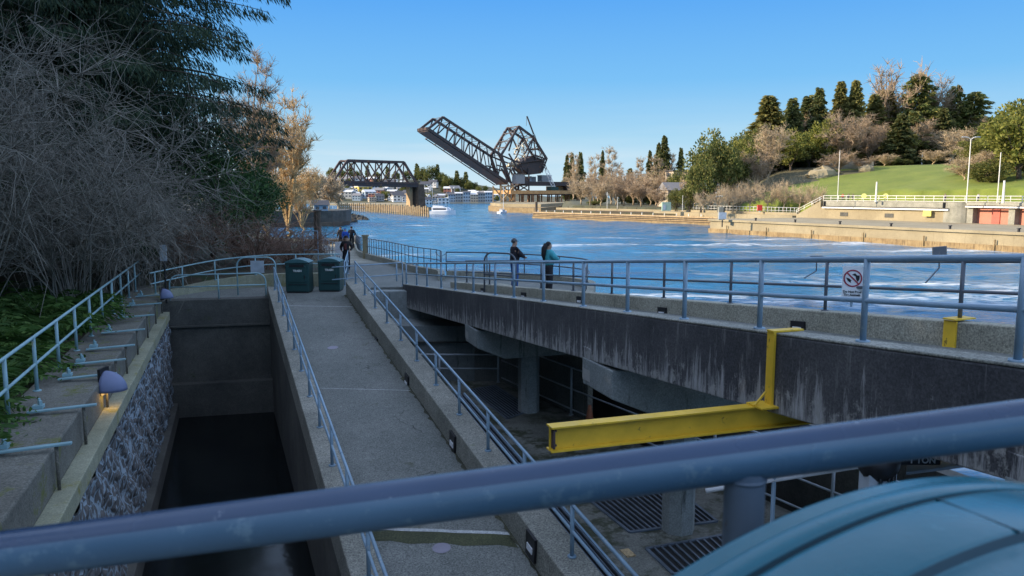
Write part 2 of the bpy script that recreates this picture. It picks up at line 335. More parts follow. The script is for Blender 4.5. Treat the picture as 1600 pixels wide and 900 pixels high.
M['water'] = water_mat()
m_, t_, b_ = newmat('still_dark_water'); b_.inputs['Base Color'].default_value = (0.004, 0.006, 0.007, 1); b_.inputs['Roughness'].default_value = 0.12
bump(t_, b_, noise(t_, 1.5, 3), 0.12, 0.05); M['pool'] = m_

structure(MB().add([(-2500, -300, -.06), (2500, -300, -.06), (2500, 3500, -.06), (-2500, 3500, -.06)], [(0, 1, 2, 3)]).build('open_water', M['water']))
# choppy river surface: real wavelets, the mesh growing coarser with distance
rs = np.random.RandomState(3); rows = [8.0]
while rows[-1] < 620: rows.append(rows[-1] * 1.0068)
rows = np.array(rows); us = np.linspace(-.95, .95, 420)
YY = np.repeat(rows[:, None], len(us), 1); XX = us[None, :] * (YY + 25); ZZ = np.zeros_like(XX)
sp = 0.0068 * YY
for i in range(46):
    lam = 0.9 * (22 / 0.9) ** rs.rand(); an = math.pi / 2 + rs.normal(0, .85); kx, ky = math.cos(an) * 2 * math.pi / lam, math.sin(an) * 2 * math.pi / lam
    amp = 0.0052 * lam ** 0.92; ph = rs.rand() * 6.28
    env = 0.6 + 0.4 * np.sin(XX * .031 * (1 + i % 3) + i) * np.sin(YY * .023 * (1 + i % 2) + 2 * i)
    wgt = np.clip((lam / sp - 2.2) / 2.5, 0, 1)
    xx = XX + 1.3 * np.sin(YY * .21 + i); yy = YY + 1.1 * np.sin(XX * .17 + 2 * i)
    ZZ += amp * env * wgt * np.sin(kx * xx + ky * yy + ph)
fd = np.clip((600 - YY) / 150, 0, 1); ZZ = ZZ * fd + 0.10 * fd - .055 * (1 - fd)
me = bpy.data.meshes.new('water'); nr, nc = XX.shape; co = np.stack([XX, YY, ZZ], -1).reshape(-1, 3).astype(np.float32)
idx = np.arange(nr * nc).reshape(nr, nc); q = np.stack([idx[:-1, :-1], idx[:-1, 1:], idx[1:, 1:], idx[1:, :-1]], -1).reshape(-1, 4)
me.vertices.add(len(co)); me.vertices.foreach_set('co', co.ravel()); me.loops.add(q.size); me.loops.foreach_set('vertex_index', q.ravel().astype(np.int32)); me.polygons.add(len(q))
me.polygons.foreach_set('loop_start', np.arange(0, q.size, 4, dtype=np.int32)); me.polygons.foreach_set('loop_total', np.full(len(q), 4, dtype=np.int32)); me.update(); me.validate()
me.polygons.foreach_set('use_smooth', [True] * len(me.polygons)); me.materials.append(M['water']); structure(link(bpy.data.objects.new('water', me)))

# --- painted rubble face of the pool's left wall
def rubble_mat():
    m, t, b = newmat('old_whitewashed_rubble')
    tc = t.nodes.new('ShaderNodeTexCoord'); mp = t.nodes.new('ShaderNodeMapping'); mp.inputs['Scale'].default_value = (1.0, 1.0, 0.9)
    t.links.new(tc.outputs['Object'], mp.inputs[0])
    v = t.nodes.new('ShaderNodeTexVoronoi'); v.feature = 'DISTANCE_TO_EDGE'; v.inputs['Scale'].default_value = 4.6; t.links.new(mp.outputs[0], v.inputs['Vector'])
    nz = noise(t, 2.2, 6, 0.75, (1, 1, 0.45))
    a = t.nodes.new('ShaderNodeMath'); a.operation = 'MULTIPLY_ADD'; t.links.new(nz, a.inputs[0]); a.inputs[1].default_value = -0.5; a.inputs[2].default_value = 0.325
    s = t.nodes.new('ShaderNodeMath'); s.operation = 'LESS_THAN'; t.links.new(v.outputs['Distance'], s.inputs[0]); t.links.new(a.outputs[0], s.inputs[1])
    stone = ramp(t, noise(t, 5, 5, 0.7), [(0.35, (0.06, 0.062, 0.064)), (0.7, (0.15, 0.14, 0.135))])
    t.links.new(mixc(t, s.outputs[0], stone, (0.23, 0.285, 0.33)), b.inputs['Base Color']); b.inputs['Roughness'].default_value = 0.9
    bump(t, b, v.outputs['Distance'], 0.9, 0.12); return m
M['rubble'] = rubble_mat()

# --- fish ladder pool: walls, ledge, water
t = thing('retaining_wall', 'mossy old pool wall with whitewashed rubble face at the left', 'wall', LP(-3.2, 12, 0))
Ys = [1 + i * 1.45 for i in range(20)]
def lp2(L, Y): p = LP(L, Y, 0); return (p.x, p.y)
MB().prism([lp2(-3.95, 1), lp2(-2.7, 1), lp2(-2.7, 27.3), lp2(-3.95, 27.3)], -1.5, 5.4).build('wall_top', M['mossy'], t, bevel=0.03)
MB().prism([lp2(-2.7, 1), lp2(-2.4, 1), lp2(-2.4, 27.0), lp2(-2.7, 27.0)], 4.55, 4.83).build('ledge', M['ledge'], t, bevel=0.015)
mb = MB(); rnd = random.Random(4)                    # uneven rubble face as a real relief
gx, gz = 150, 34
for i in range(gx + 1):
    for j in range(gz + 1):
        Y = 1 + 26.0 * i / gx; z = 0.6 + 3.94 * j / gz
        mb.v.append(tuple(LP(-2.44 + rnd.uniform(-0.035, 0.035) + 0.04 * math.sin(i * 0.9 + j), Y, z)))
for i in range(gx):
    for j in range(gz):
        a = i * (gz + 1) + j; mb.f.append((a, a + gz + 1, a + gz + 2, a + 1)); mb.m.append(0)
mb.build('rubble_face', M['rubble'], t)
MB().prism([lp2(-2.7, 1), lp2(-2.25, 1), lp2(-2.25, 27.0), lp2(-2.7, 27.0)], -1.5, 1.55).build('footing', M['conc_dark'], t)

t = thing('pool_end_wall', 'dark tide-marked concrete wall closing the far end of the pool', 'wall', (-10.5, 27.7, 0))
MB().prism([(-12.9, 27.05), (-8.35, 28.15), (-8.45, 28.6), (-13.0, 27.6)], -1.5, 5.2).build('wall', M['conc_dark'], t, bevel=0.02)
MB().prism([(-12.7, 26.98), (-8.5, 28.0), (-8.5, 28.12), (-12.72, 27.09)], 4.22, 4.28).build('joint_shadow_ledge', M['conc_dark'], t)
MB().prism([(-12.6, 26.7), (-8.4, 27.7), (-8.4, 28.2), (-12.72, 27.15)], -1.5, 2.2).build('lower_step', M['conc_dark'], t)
structure(MB().add([(-13.5, 28.5, 1.0), (-9, 28.5, 1.0), (3.5, 1, 1.0), (-5, -3, 1.0)], [(0, 3, 2, 1)]).build('pool_water', M['pool']))

# --- sloping path between its two curb walls
pr = [LR(2.2, 28.95), LR(4.66, 28.95), LR(4.66, 4), LR(2.2, 4)]
structure(MB().prism([(p.x, p.y) for p in pr], 1.5, [p.z for p in pr]).build('sloping_path', M['ramp']))
def path_patch(name, pxs, m, lift=0.005):
    pts = [ramp_pt(x, y, lift) for x, y in pxs]
    return structure(MB().add(pts, [tuple(range(len(pts)))]).build(name, M[m]))
M['joint'] = concrete('pale_joint_filler', (0.34, 0.35, 0.35), (0.46, 0.47, 0.47), 0.5); M['moss_strip'] = concrete('mossy_joint', (0.035, 0.04, 0.02), (0.07, 0.075, 0.035), 0.8)
M['plate'] = plain('worn_round_marker', (0.24, 0.22, 0.27), 0.6)
def rampline(y0, y1, w_, m, lift=0.005, name='expansion_joint'):
    a = ramp_pt(600, y0, 0); Y0 = a.y
    pts = []
    for i in range(9):
        L = 2.28 + (4.60 - 2.28) * i / 8; pts.append((L, Y0 + 0.10 * math.sin(i * 2.1) * w_ - 0.02 * i))
    A = [LR(L, Y) + Vector((0, 0, lift)) for L, Y in pts]; B = [LR(L, Y + w_) + Vector((0, 0, lift)) for L, Y in pts]
    structure(MB().strip(A, B).build(name, M[m]))
rampline(478, 0, 0.05, 'joint'); rampline(607, 0, 0.03, 'joint'); rampline(846, 0, 0.42, 'moss_strip', 0.004); rampline(828, 0, 0.09, 'joint', 0.008)
for (x, y, r_, lab) in ((520, 543, 0.16, 'small pale round marker in the middle of the sloping path'), (690, 856, 0.15, 'faint purplish round marker low on the path by the curb light')):
    c = ramp_pt(x, y, 0.006); mb = MB(); n = 20
    mb.add([(c.x + r_ * math.cos(2 * math.pi * k / n), c.y + r_ * math.sin(2 * math.pi * k / n), c.z + 0.112 * r_ * math.sin(2 * math.pi * k / n)) for k in range(n)], [tuple(range(n))])
    tag(mb.build('survey_marker', M['plate']), lab, 'marker')

M['dirt'] = concrete('moss_and_grit', (0.035, 0.035, 0.022), (0.075, 0.075, 0.045), 0.8)
rnd = random.Random(6)
for L0, sg, nm in ((4.655, -1, 'grit_strip'), (2.205, 1, 'grit_strip')):
    A = []; B = []; Y = 5.0
    while Y < 28.9:
        A.append(LR(L0, Y) + Vector((0, 0, .004))); B.append(LR(L0 + sg * (0.025 + 0.10 * rnd.random() ** 2.5), Y) + Vector((0, 0, .004))); Y += 0.12
    structure(MB().strip(A, B).build(nm, M['dirt']))
def curb(name, label, L0, L1, dz, zb, Y0=4, Y1=28.95, m='conc_top'):
    P = [LR(L0, Y1), LR(L1, Y1), LR(L1, Y0), LR(L0, Y0)]
    th = thing(name, label, 'wall', (P[0].x, P[0].y, 5.2))
    zt = [p.z + dz for p in P]
    MB().prism([(p.x, p.y) for p in P], [z - 0.10 for z in zt] if False else [z - 0.62 for z in zt], zt).build('coping', M[m], th, bevel=0.02)
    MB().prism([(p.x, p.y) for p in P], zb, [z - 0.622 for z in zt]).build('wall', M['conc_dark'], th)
    return th
curb('curb_wall', 'speckled concrete curb wall between the pool and the sloping path', 1.67, 2.2, 0.30, -1.5)
curb('curb_wall', 'concrete curb wall with recessed lights along right side of the sloping path', 4.66, 5.22, 0.50, 1.0)

def add_railing(name, label, base, h, posts, mat='rail', r=0.024, rp=None, fr=(1.0, 0.5), group=None, plate=True, cat='railing', tops=None, n=8, square=False):
    th = thing(name, label, cat, base[0], group)
    rp = rp or r * 1.15
    for k, f in enumerate(fr):
        MB().tube([Vector(p) + Vector((0, 0, h * f)) for p in base], r if k == 0 else r * 0.92, n).build('top_rail' if k == 0 else ('middle_rail' if k == 1 and len(fr) > 2 else 'lower_rail'), M[mat], th, smooth=True)
    for p in posts:
        mb = MB(); p = Vector(p)
        if square: mb.box(p + Vector((0, 0, h / 2)), (rp * 2, rp * 2, h))
        else: mb.cyl(p, p + Vector((0, 0, h)), rp, n=n)
        if plate: mb.cyl(p + Vector((0, 0, -0.01)), p + Vector((0, 0, 0.018)), rp * 2.1, n=10)
        mb.build('post', M[mat], th, smooth=not square)
    return th
def along(base, step, start=0.0):
    out = []; acc = start
    P = [Vector(p) for p in base]; segs = [(P[i], P[i + 1]) for i in range(len(P) - 1)]; tot = sum((b - a).length for a, b in segs)
    while acc <= tot + 1e-6:
        s_ = acc
        for a, b in segs:
            L = (b - a).length
            if s_ <= L + 1e-6: out.append(a.lerp(b, min(1, s_ / L))); break
            s_ -= L
        acc += step
    return out
def LRc(L, Y, dz): p = LR(L, Y); p.z += dz; return p
# right-hand ramp railing
def Yr(px, py, dz): return ramp_pt(px, py, dz).y
rb = [LRc(4.98, 28.75, .50), LRc(4.98, 4.5, .50)]
add_railing('ramp_railing', 'blue-grey pipe railing on the right curb of the sloping path', rb, 0.80, [LRc(4.98, 28.6 - 1.78 * i, .50) for i in range(14)], 'rail', 0.028, 0.032)
lb = [LRc(1.93, 28.6, .30), LRc(1.93, 4.5, .30)]
add_railing('ramp_railing', 'blue-grey pipe railing on the left curb above the dark pool', lb, 0.80, [LRc(1.93, 28.4 - 1.78 * i, .30) for i in range(14)], 'rail', 0.028, 0.032)

# curb lights set into the walls
def curb_light(p, u, nrm, w_, h_, label, group):
    th = thing('curb_light', label, 'light fixture', p, group); u = Vector(u).normalized(); nrm = Vector(nrm).normalized(); z = nrm.cross(u)
    if z.z < 0: z = -z
    Mx = Matrix((u, nrm, z)).transposed()
    MB().box(p + nrm * 0.015, (w_, 0.06, h_), mat=Mx).build('frame', M['black'], th)
    MB().box(p + nrm * 0.05 - z * h_ * 0.08, (w_ * 0.6, 0.02, h_ * 0.26), mat=Mx).build('louvre', M['white'], th)
labs = ['recessed curb light nearest the bottom of the sloping path', 'recessed curb light just above the thick foreground handrail', 'recessed curb light third up the right curb of the path', 'recessed curb light fourth up the right curb of the path', 'farthest recessed curb light on the sloping path']
for (x, y), lab in zip(((832, 853), (709, 691), (637, 597), (589, 537), (555, 491)), labs):
    r = ray(x, y); k = 4.66 / (r.x + 0.379 * r.y); p = CAM + r * k
    dirr = Vector((-0.379, 1, 0.112)); curb_light(p, dirr, (-1, -0.379, 0), 0.36, 0.40, lab, 'curb lights of the sloping path')

# --- plaza, far path, walls at their edges
plaza = [(-12.6, 27.6), (-8.7, 28.6), LR(2.2, 28.95).xy, LR(4.66, 28.95).xy, LR(5.22, 28.95).xy, (-5.75, 31.1), (-4.45, 31.35), (-2.6, 31.2), (2.1, 20.8), (2.45, 25.0), (2.9, 28.6), (3.1, 31.0), (1.8, 33.0), (-0.8, 34.6), (-3.1, 35.4), (-3.6, 35.8), (-5.0, 37.7), (-7.0, 42.2), (-8.9, 42.2), (-8.2, 37), (-7.3, 33.0), (-7.0, 31.4), (-9.5, 31.5), (-11.5, 31.0), (-12.4, 29.3)]
structure(MB().prism([tuple(p) for p in plaza], -1.5, 5.2).build('plaza', M['ramp']))
pa = [(-7.0, 42.2, 5.195), (-9.9, 49.5, 4.97), (-12.3, 60, 4.7), (-13.7, 66, 4.6)]; pb = [(-8.95, 42.2, 5.195), (-11.9, 50, 4.97), (-14.9, 60, 4.7), (-16.8, 66, 4.6)]
mb = MB(); mb.strip([Vector(p) for p in pb], [Vector(p) for p in pa]); mb.strip([Vector((p[0], p[1], -1)) for p in pa], [Vector(p) for p in pa]); structure(mb.build('riverside_path', M['conc']))
t = thing('path_end_wall', 'low dark wall across the far end of the riverside path', 'wall', (-15.2, 67, 4.6))
MB().prism([(-17.6, 66.6), (-13.9, 66.6), (-13.9, 68.4), (-17.6, 68.4)], -1, 5.05).build('wall', M['conc_dark'], t)
MB().prism([(-17.6, 64.2), (-13.2, 64.2), (-13.3, 66.55), (-17.6, 66.55)], 4.0, 4.66).build('step', M['tan'], t)  # tan slab paints in the strip of sun across the path end

def spline(pts, n=6):
    P = [Vector(p) for p in pts]; out = []
    for i in range(len(P) - 1):
        p0 = P[max(i - 1, 0)]; p1 = P[i]; p2 = P[i + 1]; p3 = P[min(i + 2, len(P) - 1)]
        for k in range(n):
            u = k / n; out.append(0.5 * ((2 * p1) + (-p0 + p2) * u + (2 * p0 - 5 * p1 + 4 * p2 - p3) * u * u + (-p0 + 3 * p1 - 3 * p2 + p3) * u ** 3))
    return out + [P[-1]]
rw = spline([(-3.25, 33.6, 5.5), (-3.55, 35.4, 5.5), (-5.0, 37.6, 5.5), (-7.0, 42.1, 5.48), (-9.9, 49.5, 5.3), (-12.3, 60, 5.02), (-13.6, 65.6, 4.92)], 6)
t = thing('river_parapet', 'curving low concrete parapet between riverside path and river', 'wall', rw[0])
MB().wall(rw, 0.28, 0.9, z0=-1, side=1).build('wall', M['conc'], t)
rwb = [p + Vector((0.14, 0.0, 0)) for p in rw]
add_railing('river_railing', 'long curving river railing with closely spaced uprights beside the path', rwb[3:], 0.92, along(rwb[3:], 0.62), 'rail_dark', 0.022, 0.02, plate=False)
t = thing('concrete_pillar', 'pale short pillar standing in the curving river railing', 'pillar', at(571, 385, 47.5)); q = at(571, 385, 47.0); MB().box((q.x, q.y, 5.35), (0.3, 0.3, 2.1)).build('shaft', M['tan'], t); MB().box((q.x, q.y, 6.45), (0.38, 0.38, 0.1)).build('cap', M['tan'], t)
# bulging lookout beyond the footbridge
pw = spline([(-3.0, 34.9, 5.5), (-0.9, 34.5, 5.5), (1.6, 32.9, 5.5), (3.0, 31.0, 5.5), (2.8, 28.6, 5.55), (2.4, 25.0, 5.75), (2.0, 21.0, 6.1)], 6)
t = thing('lookout_parapet', 'rounded low concrete parapet of the river lookout', 'wall', pw[0]); MB().wall(pw, 0.26, 0.9, z0=-1, side=-1).build('wall', M['conc'], t)
add_railing('lookout_railing', 'dark curved railing around the river lookout behind the two onlookers', pw, 0.86, along(pw, 1.9), 'rail_dark', 0.03, 0.026, plate=False)
t = thing('chain', 'thin chain closing the gap between the river railings', 'chain', (-3.2, 34.8, 6.3))
MB().tube(spline([(-3.55, 35.4, 6.35), (-3.3, 35.1, 6.15), (-3.0, 34.9, 6.3)], 5), 0.012, 5).build('links', M['rail_dark'], t)
P = [FB(10, .29), FB(20.5, .29), FB(20.5, 1.6), FB(10, 1.5)]
structure(MB().prism([tuple(q.xy) for q in P], 5.0, [5.95, 5.5, 5.5, 5.95]).build('viewing_step', M['conc']))
# rail hoop behind the man in the dark jacket
def hoop(name, label, p0, p1, h, r, mat, mid=(), posts=()):
    p0 = Vector(p0); p1 = Vector(p1); d = (p1 - p0); L = d.length; d.normalize(); c = min(0.32, h * 0.45); pts = [p0]
    for k in range(7):
        a = math.pi / 2 * k / 6; pts.append(p0 + d * (c - c * math.cos(a)) + Vector((0, 0, h - c + c * math.sin(a))))
    for k in range(7):
        a = math.pi / 2 * (1 - k / 6); pts.append(p1 - d * (c - c * math.cos(a)) + Vector((0, 0, h - c + c * math.sin(a))))
    pts.append(p1); th = thing(name, label, 'railing', p0)
    MB().tube(pts, r, 8).build('hoop', M[mat], th, smooth=True)
    for m__ in mid: MB().tube([p0 + Vector((0, 0, h * m__)), p1 + Vector((0, 0, h * m__))], r * .9, 8).build('middle_rail', M[mat], th, smooth=True)
    for f in posts: q = p0.lerp(p1, f); MB().cyl(q, q + Vector((0, 0, h)), r * 1.05, n=8).build('post', M[mat], th, smooth=True)
    return th
a = at(757, 455, 27); b = at(806, 455, 26.3)
hoop('hoop_rail', 'rounded hoop rail standing beside the man in the dark jacket', (a.x, a.y, 5.4), (b.x, b.y, 5.4), 1.55, 0.032, 'rail_dark', (0.5,))

# rails on the plaza's front edge and left of the far path
fe = [(-6.72, 29.2, 5.4), (-5.7, 31.1, 5.25), (-4.45, 31.35, 5.3)]
add_railing('plaza_railing', 'short two-bar railing across the plaza edge above the channel', [(-6.9, 29.3, 5.25), (-4.5, 31.4, 5.25)], 0.95, [(-4.5, 31.4, 5.25)], 'rail', 0.022)
lw = spline([(-6.95, 31.7, 5.2), (-7.25, 33.4, 5.2), (-8.85, 41, 5.2), (-11.9, 50, 4.95), (-14.9, 60, 4.7)], 5)
add_railing('path_railing', 'pale pipe railing along the left edge of the riverside path', lw, 1.0, along(lw, 2.4), 'rail', 0.026, fr=(1.0, 0.5))

# --- footbridge
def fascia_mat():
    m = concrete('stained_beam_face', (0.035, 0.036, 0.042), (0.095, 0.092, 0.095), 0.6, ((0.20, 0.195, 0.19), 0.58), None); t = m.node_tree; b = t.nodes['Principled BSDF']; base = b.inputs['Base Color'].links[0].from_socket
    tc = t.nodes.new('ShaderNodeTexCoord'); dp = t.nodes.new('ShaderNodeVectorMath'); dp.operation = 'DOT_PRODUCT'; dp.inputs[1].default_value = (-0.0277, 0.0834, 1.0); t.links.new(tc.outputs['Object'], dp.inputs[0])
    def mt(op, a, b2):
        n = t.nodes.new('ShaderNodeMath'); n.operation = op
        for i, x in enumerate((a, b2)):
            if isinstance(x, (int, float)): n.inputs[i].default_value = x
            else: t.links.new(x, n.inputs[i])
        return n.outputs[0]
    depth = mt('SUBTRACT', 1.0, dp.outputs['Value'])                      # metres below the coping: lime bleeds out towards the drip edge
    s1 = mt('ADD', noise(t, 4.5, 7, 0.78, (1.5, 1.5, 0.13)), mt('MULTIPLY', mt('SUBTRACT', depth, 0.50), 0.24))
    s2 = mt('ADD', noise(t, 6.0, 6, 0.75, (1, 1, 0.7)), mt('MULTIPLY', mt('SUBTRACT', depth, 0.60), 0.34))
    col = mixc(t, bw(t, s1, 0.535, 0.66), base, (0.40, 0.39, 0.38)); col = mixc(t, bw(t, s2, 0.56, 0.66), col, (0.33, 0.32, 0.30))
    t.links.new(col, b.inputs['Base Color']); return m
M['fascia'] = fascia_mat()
t = thing('footbridge', 'stained concrete footbridge rising from the plaza over the channel', 'footbridge', NB(10, 0, -1))
T0, T1 = -9, 25.2
def nbpoly(o0, o1): return [NB(T0, o0), NB(T1, o0), NB(T1, o1), NB(T0, o1)]
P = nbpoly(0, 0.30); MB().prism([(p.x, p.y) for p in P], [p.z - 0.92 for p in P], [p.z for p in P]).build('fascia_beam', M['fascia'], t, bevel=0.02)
P = nbpoly(0.0, 0.32); MB().prism([(p.x, p.y) for p in P], [p.z + 0.002 for p in P], [p.z + 0.03 for p in P]).build('coping', M['conc_top'], t, bevel=0.01)
A = [NB(T0, 0.3, -0.30), NB(T1, 0.3, -0.12), Vector((*FB(22.5).xy, 5.2)), FB(-11, 0, -0.42)]
MB().prism([(p.x, p.y) for p in A], [p.z - 0.40 for p in A], [p.z for p in A]).build('deck', M['ramp'], t)
P = [FB(-11, 0.0), FB(22, 0.0), FB(22, 0.28), FB(-11, 0.28)]
MB().prism([(p.x, p.y) for p in P], [p.z - 1.2 for p in P], [p.z for p in P]).build('parapet', M['parapet'], t, bevel=0.02)
for tt, lab in ((14.6, None), (6.2, None), (-2.2, None)):
    z = NB(tt).z - 0.93
    prof = [(-0.02, z), (3.6, z - 0.25), (3.6, z - 0.85), (0.8, z - 0.85), (0.0, z - 0.5)]
    mb = MB(); v = []
    for s_ in (-0.62, 0.62):
        for o, zz in prof:
            q = NB(tt + s_, o); v.append((q.x, q.y, zz))
    n = len(prof); mb.add(v, [tuple(range(n)), tuple(range(2 * n - 1, n - 1, -1))] + [(i, i + n, (i + 1) % n + n, (i + 1) % n) for i in range(n)])
    cap = mb.build('pier_cap', M['wall_mid'], t, bevel=0.02)
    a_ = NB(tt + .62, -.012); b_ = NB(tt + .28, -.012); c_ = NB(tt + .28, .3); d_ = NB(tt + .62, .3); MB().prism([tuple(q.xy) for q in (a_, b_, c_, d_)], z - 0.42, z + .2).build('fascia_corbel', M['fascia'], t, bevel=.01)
    c = NB(tt, 1.72); mb = MB(); n = 8
    mb.tube([(c.x, c.y, 2.0), (c.x, c.y, z - 0.7)], 0.31, 8); mb.build('column', M['wall_mid'], t)
nb_posts = [(1595, 575), (1350, 543), (1187, 520), (1069, 504), (980, 492), (911, 481), (849, 474), (803, 469), (774, 465), (740, 462), (712, 458), (690, 455), (668, 452), (652, 449), (636, 447), (621, 445)]
def t_from_px(px):
    r = ray(px, 500); k = r.x / r.y     # X = k*Y at this column (verticals lean little)
    return (3.46 + 0.14 * 0.949 - k * (7.43 + 0.14 * 0.3155)) / (0.949 * k + 0.3155)
ts = [t_from_px(x) for x, _ in nb_posts]
add_railing('footbridge_railing', 'blue-grey pipe railing on the near side of the footbridge', [NB(-6, 0.14, .03), NB(25, 0.14, .03)], 0.84, [NB(tt, 0.14, .03) for tt in ts + [-4.2]], 'rail', 0.029, 0.033)
add_railing('footbridge_railing', 'darker pipe railing on the river side of the footbridge', [FB(-8, 0.14), FB(20.5, 0.14)], 0.84, [FB(u, 0.14) for u in (-6, -3.0, 0.0, 2.45, 4.9, 7.2, 9.5, 11.6, 13.7, 15.8, 18.0, 20.4)], 'rail_dark', 0.026, 0.03)
labs = ['low wall light on the river side parapet, nearest the yellow hook', 'low wall light second from the right along the footbridge parapet', 'low wall light on the footbridge parapet below the onlooker in teal', 'low wall light on the footbridge parapet behind the onlooker in jeans', 'farthest small wall light at the plaza end of the footbridge']
for (x, y), lab in zip(((1248, 518), (1036, 493), (907, 474), (819, 466), (755, 458)), labs):
    r = ray(x, y); d0 = CAM - FB(0); nn = Vector((0.92, 0.392, 0)); k = (FB(0) - CAM).dot(nn) / r.dot(nn); p = CAM + r * k + Vector((0, 0, .075))
    curb_light(p, (-0.392, 0.92, -0.08), (-0.92, -0.392, 0), 0.32, 0.22, lab, 'wall lights of the footbridge')

# --- channel below the footbridge
fl = [LR(5.23, 4).xy, LR(5.23, 25.6).xy, (-0.35, 25.4), (1.75, 21.5), (11.0, 5)]
structure(MB().prism([tuple(p) for p in fl], 0.5, 2.7).build('channel_floor', M['floor']))
t = thing('channel_end_wall', 'grey stepped concrete wall closing the channel below the plaza', 'wall', (-4.5, 30.6, 0))
MB().prism([(-6.6, 28.9), (-5.78, 31.05), (-2.55, 31.15), (-2.5, 30.6), (-5.3, 30.5), (-6.0, 28.8)], -1, 5.12).build('wall', M['wall_mid'], t, bevel=0.02)
MB().prism([(-5.9, 28.6), (-5.2, 30.45), (-0.9, 30.0), (-1.0, 28.6)], -1, 4.05).build('lower_wall', M['wall_mid'], t, bevel=0.02)
MB().prism([(-5.2, 28.45), (-1.0, 28.45), (-1.0, 28.58), (-5.2, 28.58)], 3.42, 3.46).build('ledge', M['conc_dark'], t)
t = thing('channel_side_wall', 'dark damp wall under the river side of the footbridge', 'wall', FB(12, -0.3, -5))
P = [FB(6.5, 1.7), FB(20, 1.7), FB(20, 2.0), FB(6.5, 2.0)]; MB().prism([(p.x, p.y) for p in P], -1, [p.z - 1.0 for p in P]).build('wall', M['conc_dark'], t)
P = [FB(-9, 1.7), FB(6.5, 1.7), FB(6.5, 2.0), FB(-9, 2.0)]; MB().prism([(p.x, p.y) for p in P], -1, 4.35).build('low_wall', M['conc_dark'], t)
# floor gratings
def grating(pxs, label, z=2.705, n=14, axis=0):
    Q = [pz(x, y, z) for x, y in pxs]; th = thing('floor_grating', label, 'grating', Q[0], 'steel gratings set in the channel floor')
    mb = MB()
    for i in range(4): mb.beam(Q[i], Q[(i + 1) % 4], 0.06, 0.05)
    mb.build('frame', M['grate'], th)
    mb = MB()
    for i in range(1, n):
        u = i / n; mb.beam(Q[0].lerp(Q[3], u) + Vector((0, 0, .01)), Q[1].lerp(Q[2], u) + Vector((0, 0, .01)), 0.035, 0.03)
    mb.build('bars', M['grate'], th)
    MB().add([q + Vector((0, 0, 0.002)) for q in Q], [(0, 1, 2, 3)]).build('gap_shade_sheet', M['void'], th)  # black sheet on the solid floor, shade painted in under the bars
grating([(733, 609), (792, 655), (832, 640), (774, 603)], 'small floor grating left of the far footbridge column', n=10)
grating([(900, 765), (984, 832), (1120, 815), (1040, 752)], 'broad floor grating to the left of the near footbridge column', n=16)
grating([(1010, 858), (1052, 898), (1190, 880), (1140, 835)], 'floor grating in front of the near column beside the teal bin lid', n=12)
# narrow grated strip along the outside of the ramp curb
th = thing('grated_walkway', 'narrow blue steel grating strip outside the right curb of the path', 'grating', LRc(5.3, 15, .3))
mb = MB()
for i in range(9):
    L = 5.27 + i * 0.085; mb.beam(LRc(L, 19, -.12), LRc(L, 4, -.12), 0.02, 0.03)
mb.build('bars', M['grate'], th)
mb = MB()
for i in range(2): L = 5.25 + i * 0.74; mb.beam(LRc(L, 19, -.14), LRc(L, 4, -.14), 0.04, 0.10)
mb.build('edge_bars', M['rail'], th)
mb = MB(); P = [LRc(5.25, 19, -.17), LRc(5.98, 19, -.17), LRc(5.98, 4, -.17), LRc(5.25, 4, -.17)]; mb.add(P, [(3, 2, 1, 0)]); mb.build('gap_shade_sheet', M['void'], th)  # black sheet painting the shade beneath the strip
p = ramp_pt(981, 864, -0.09); tag(MB().box(p, (0.16, 0.26, 0.02), rz=0.36).build('wood_scrap', M['timber']), 'small tan board scrap lying on the blue grating strip', 'board')
# channel railings
q0 = Vector((-4.4, 25.3, 2.7)); q1 = Vector((-0.45, 25.25, 2.7))
add_railing('channel_railing', 'pale railing across the far edge of the channel floor', [q0, q1], 0.95, along([q0, q1], 1.97), 'galv', 0.028, fr=(1.0, 0.5))
q2 = Vector((1.7, 21.45, 2.7)); q3 = Vector((10.4, 6.0, 2.7))
cr_ = [q1 + Vector((0.1, 0, 0)), q2, q3]
add_railing('channel_railing', 'pale three-bar railing along the channel floor under the footbridge', cr_, 1.38, [q2, Vector((4.5, 16.5, 2.7)), Vector((6.0, 13.8, 2.7)), Vector((7.6, 11.0, 2.7))], 'galv', 0.026, 0.036, fr=(1.0, 0.55, 0.12))
c = at(921, 661, 17.5); c.z = 2.7 if False else c.z
t = thing('traffic_cone', 'small faded orange cone on the channel floor behind yellow beam', 'cone', pz(921, 668, 2.7))
cp = wloc(t); M['cone'] = plain('faded_orange', (0.45, 0.16, 0.08), 0.6); MB().cyl(cp, cp + Vector((0, 0, 0.62)), 0.15, 0.04, 14).build('cone_body', M['cone'], t, smooth=True); MB().box(cp + Vector((0, 0, .02)), (0.42, 0.42, 0.04)).build('base', M['cone'], t)
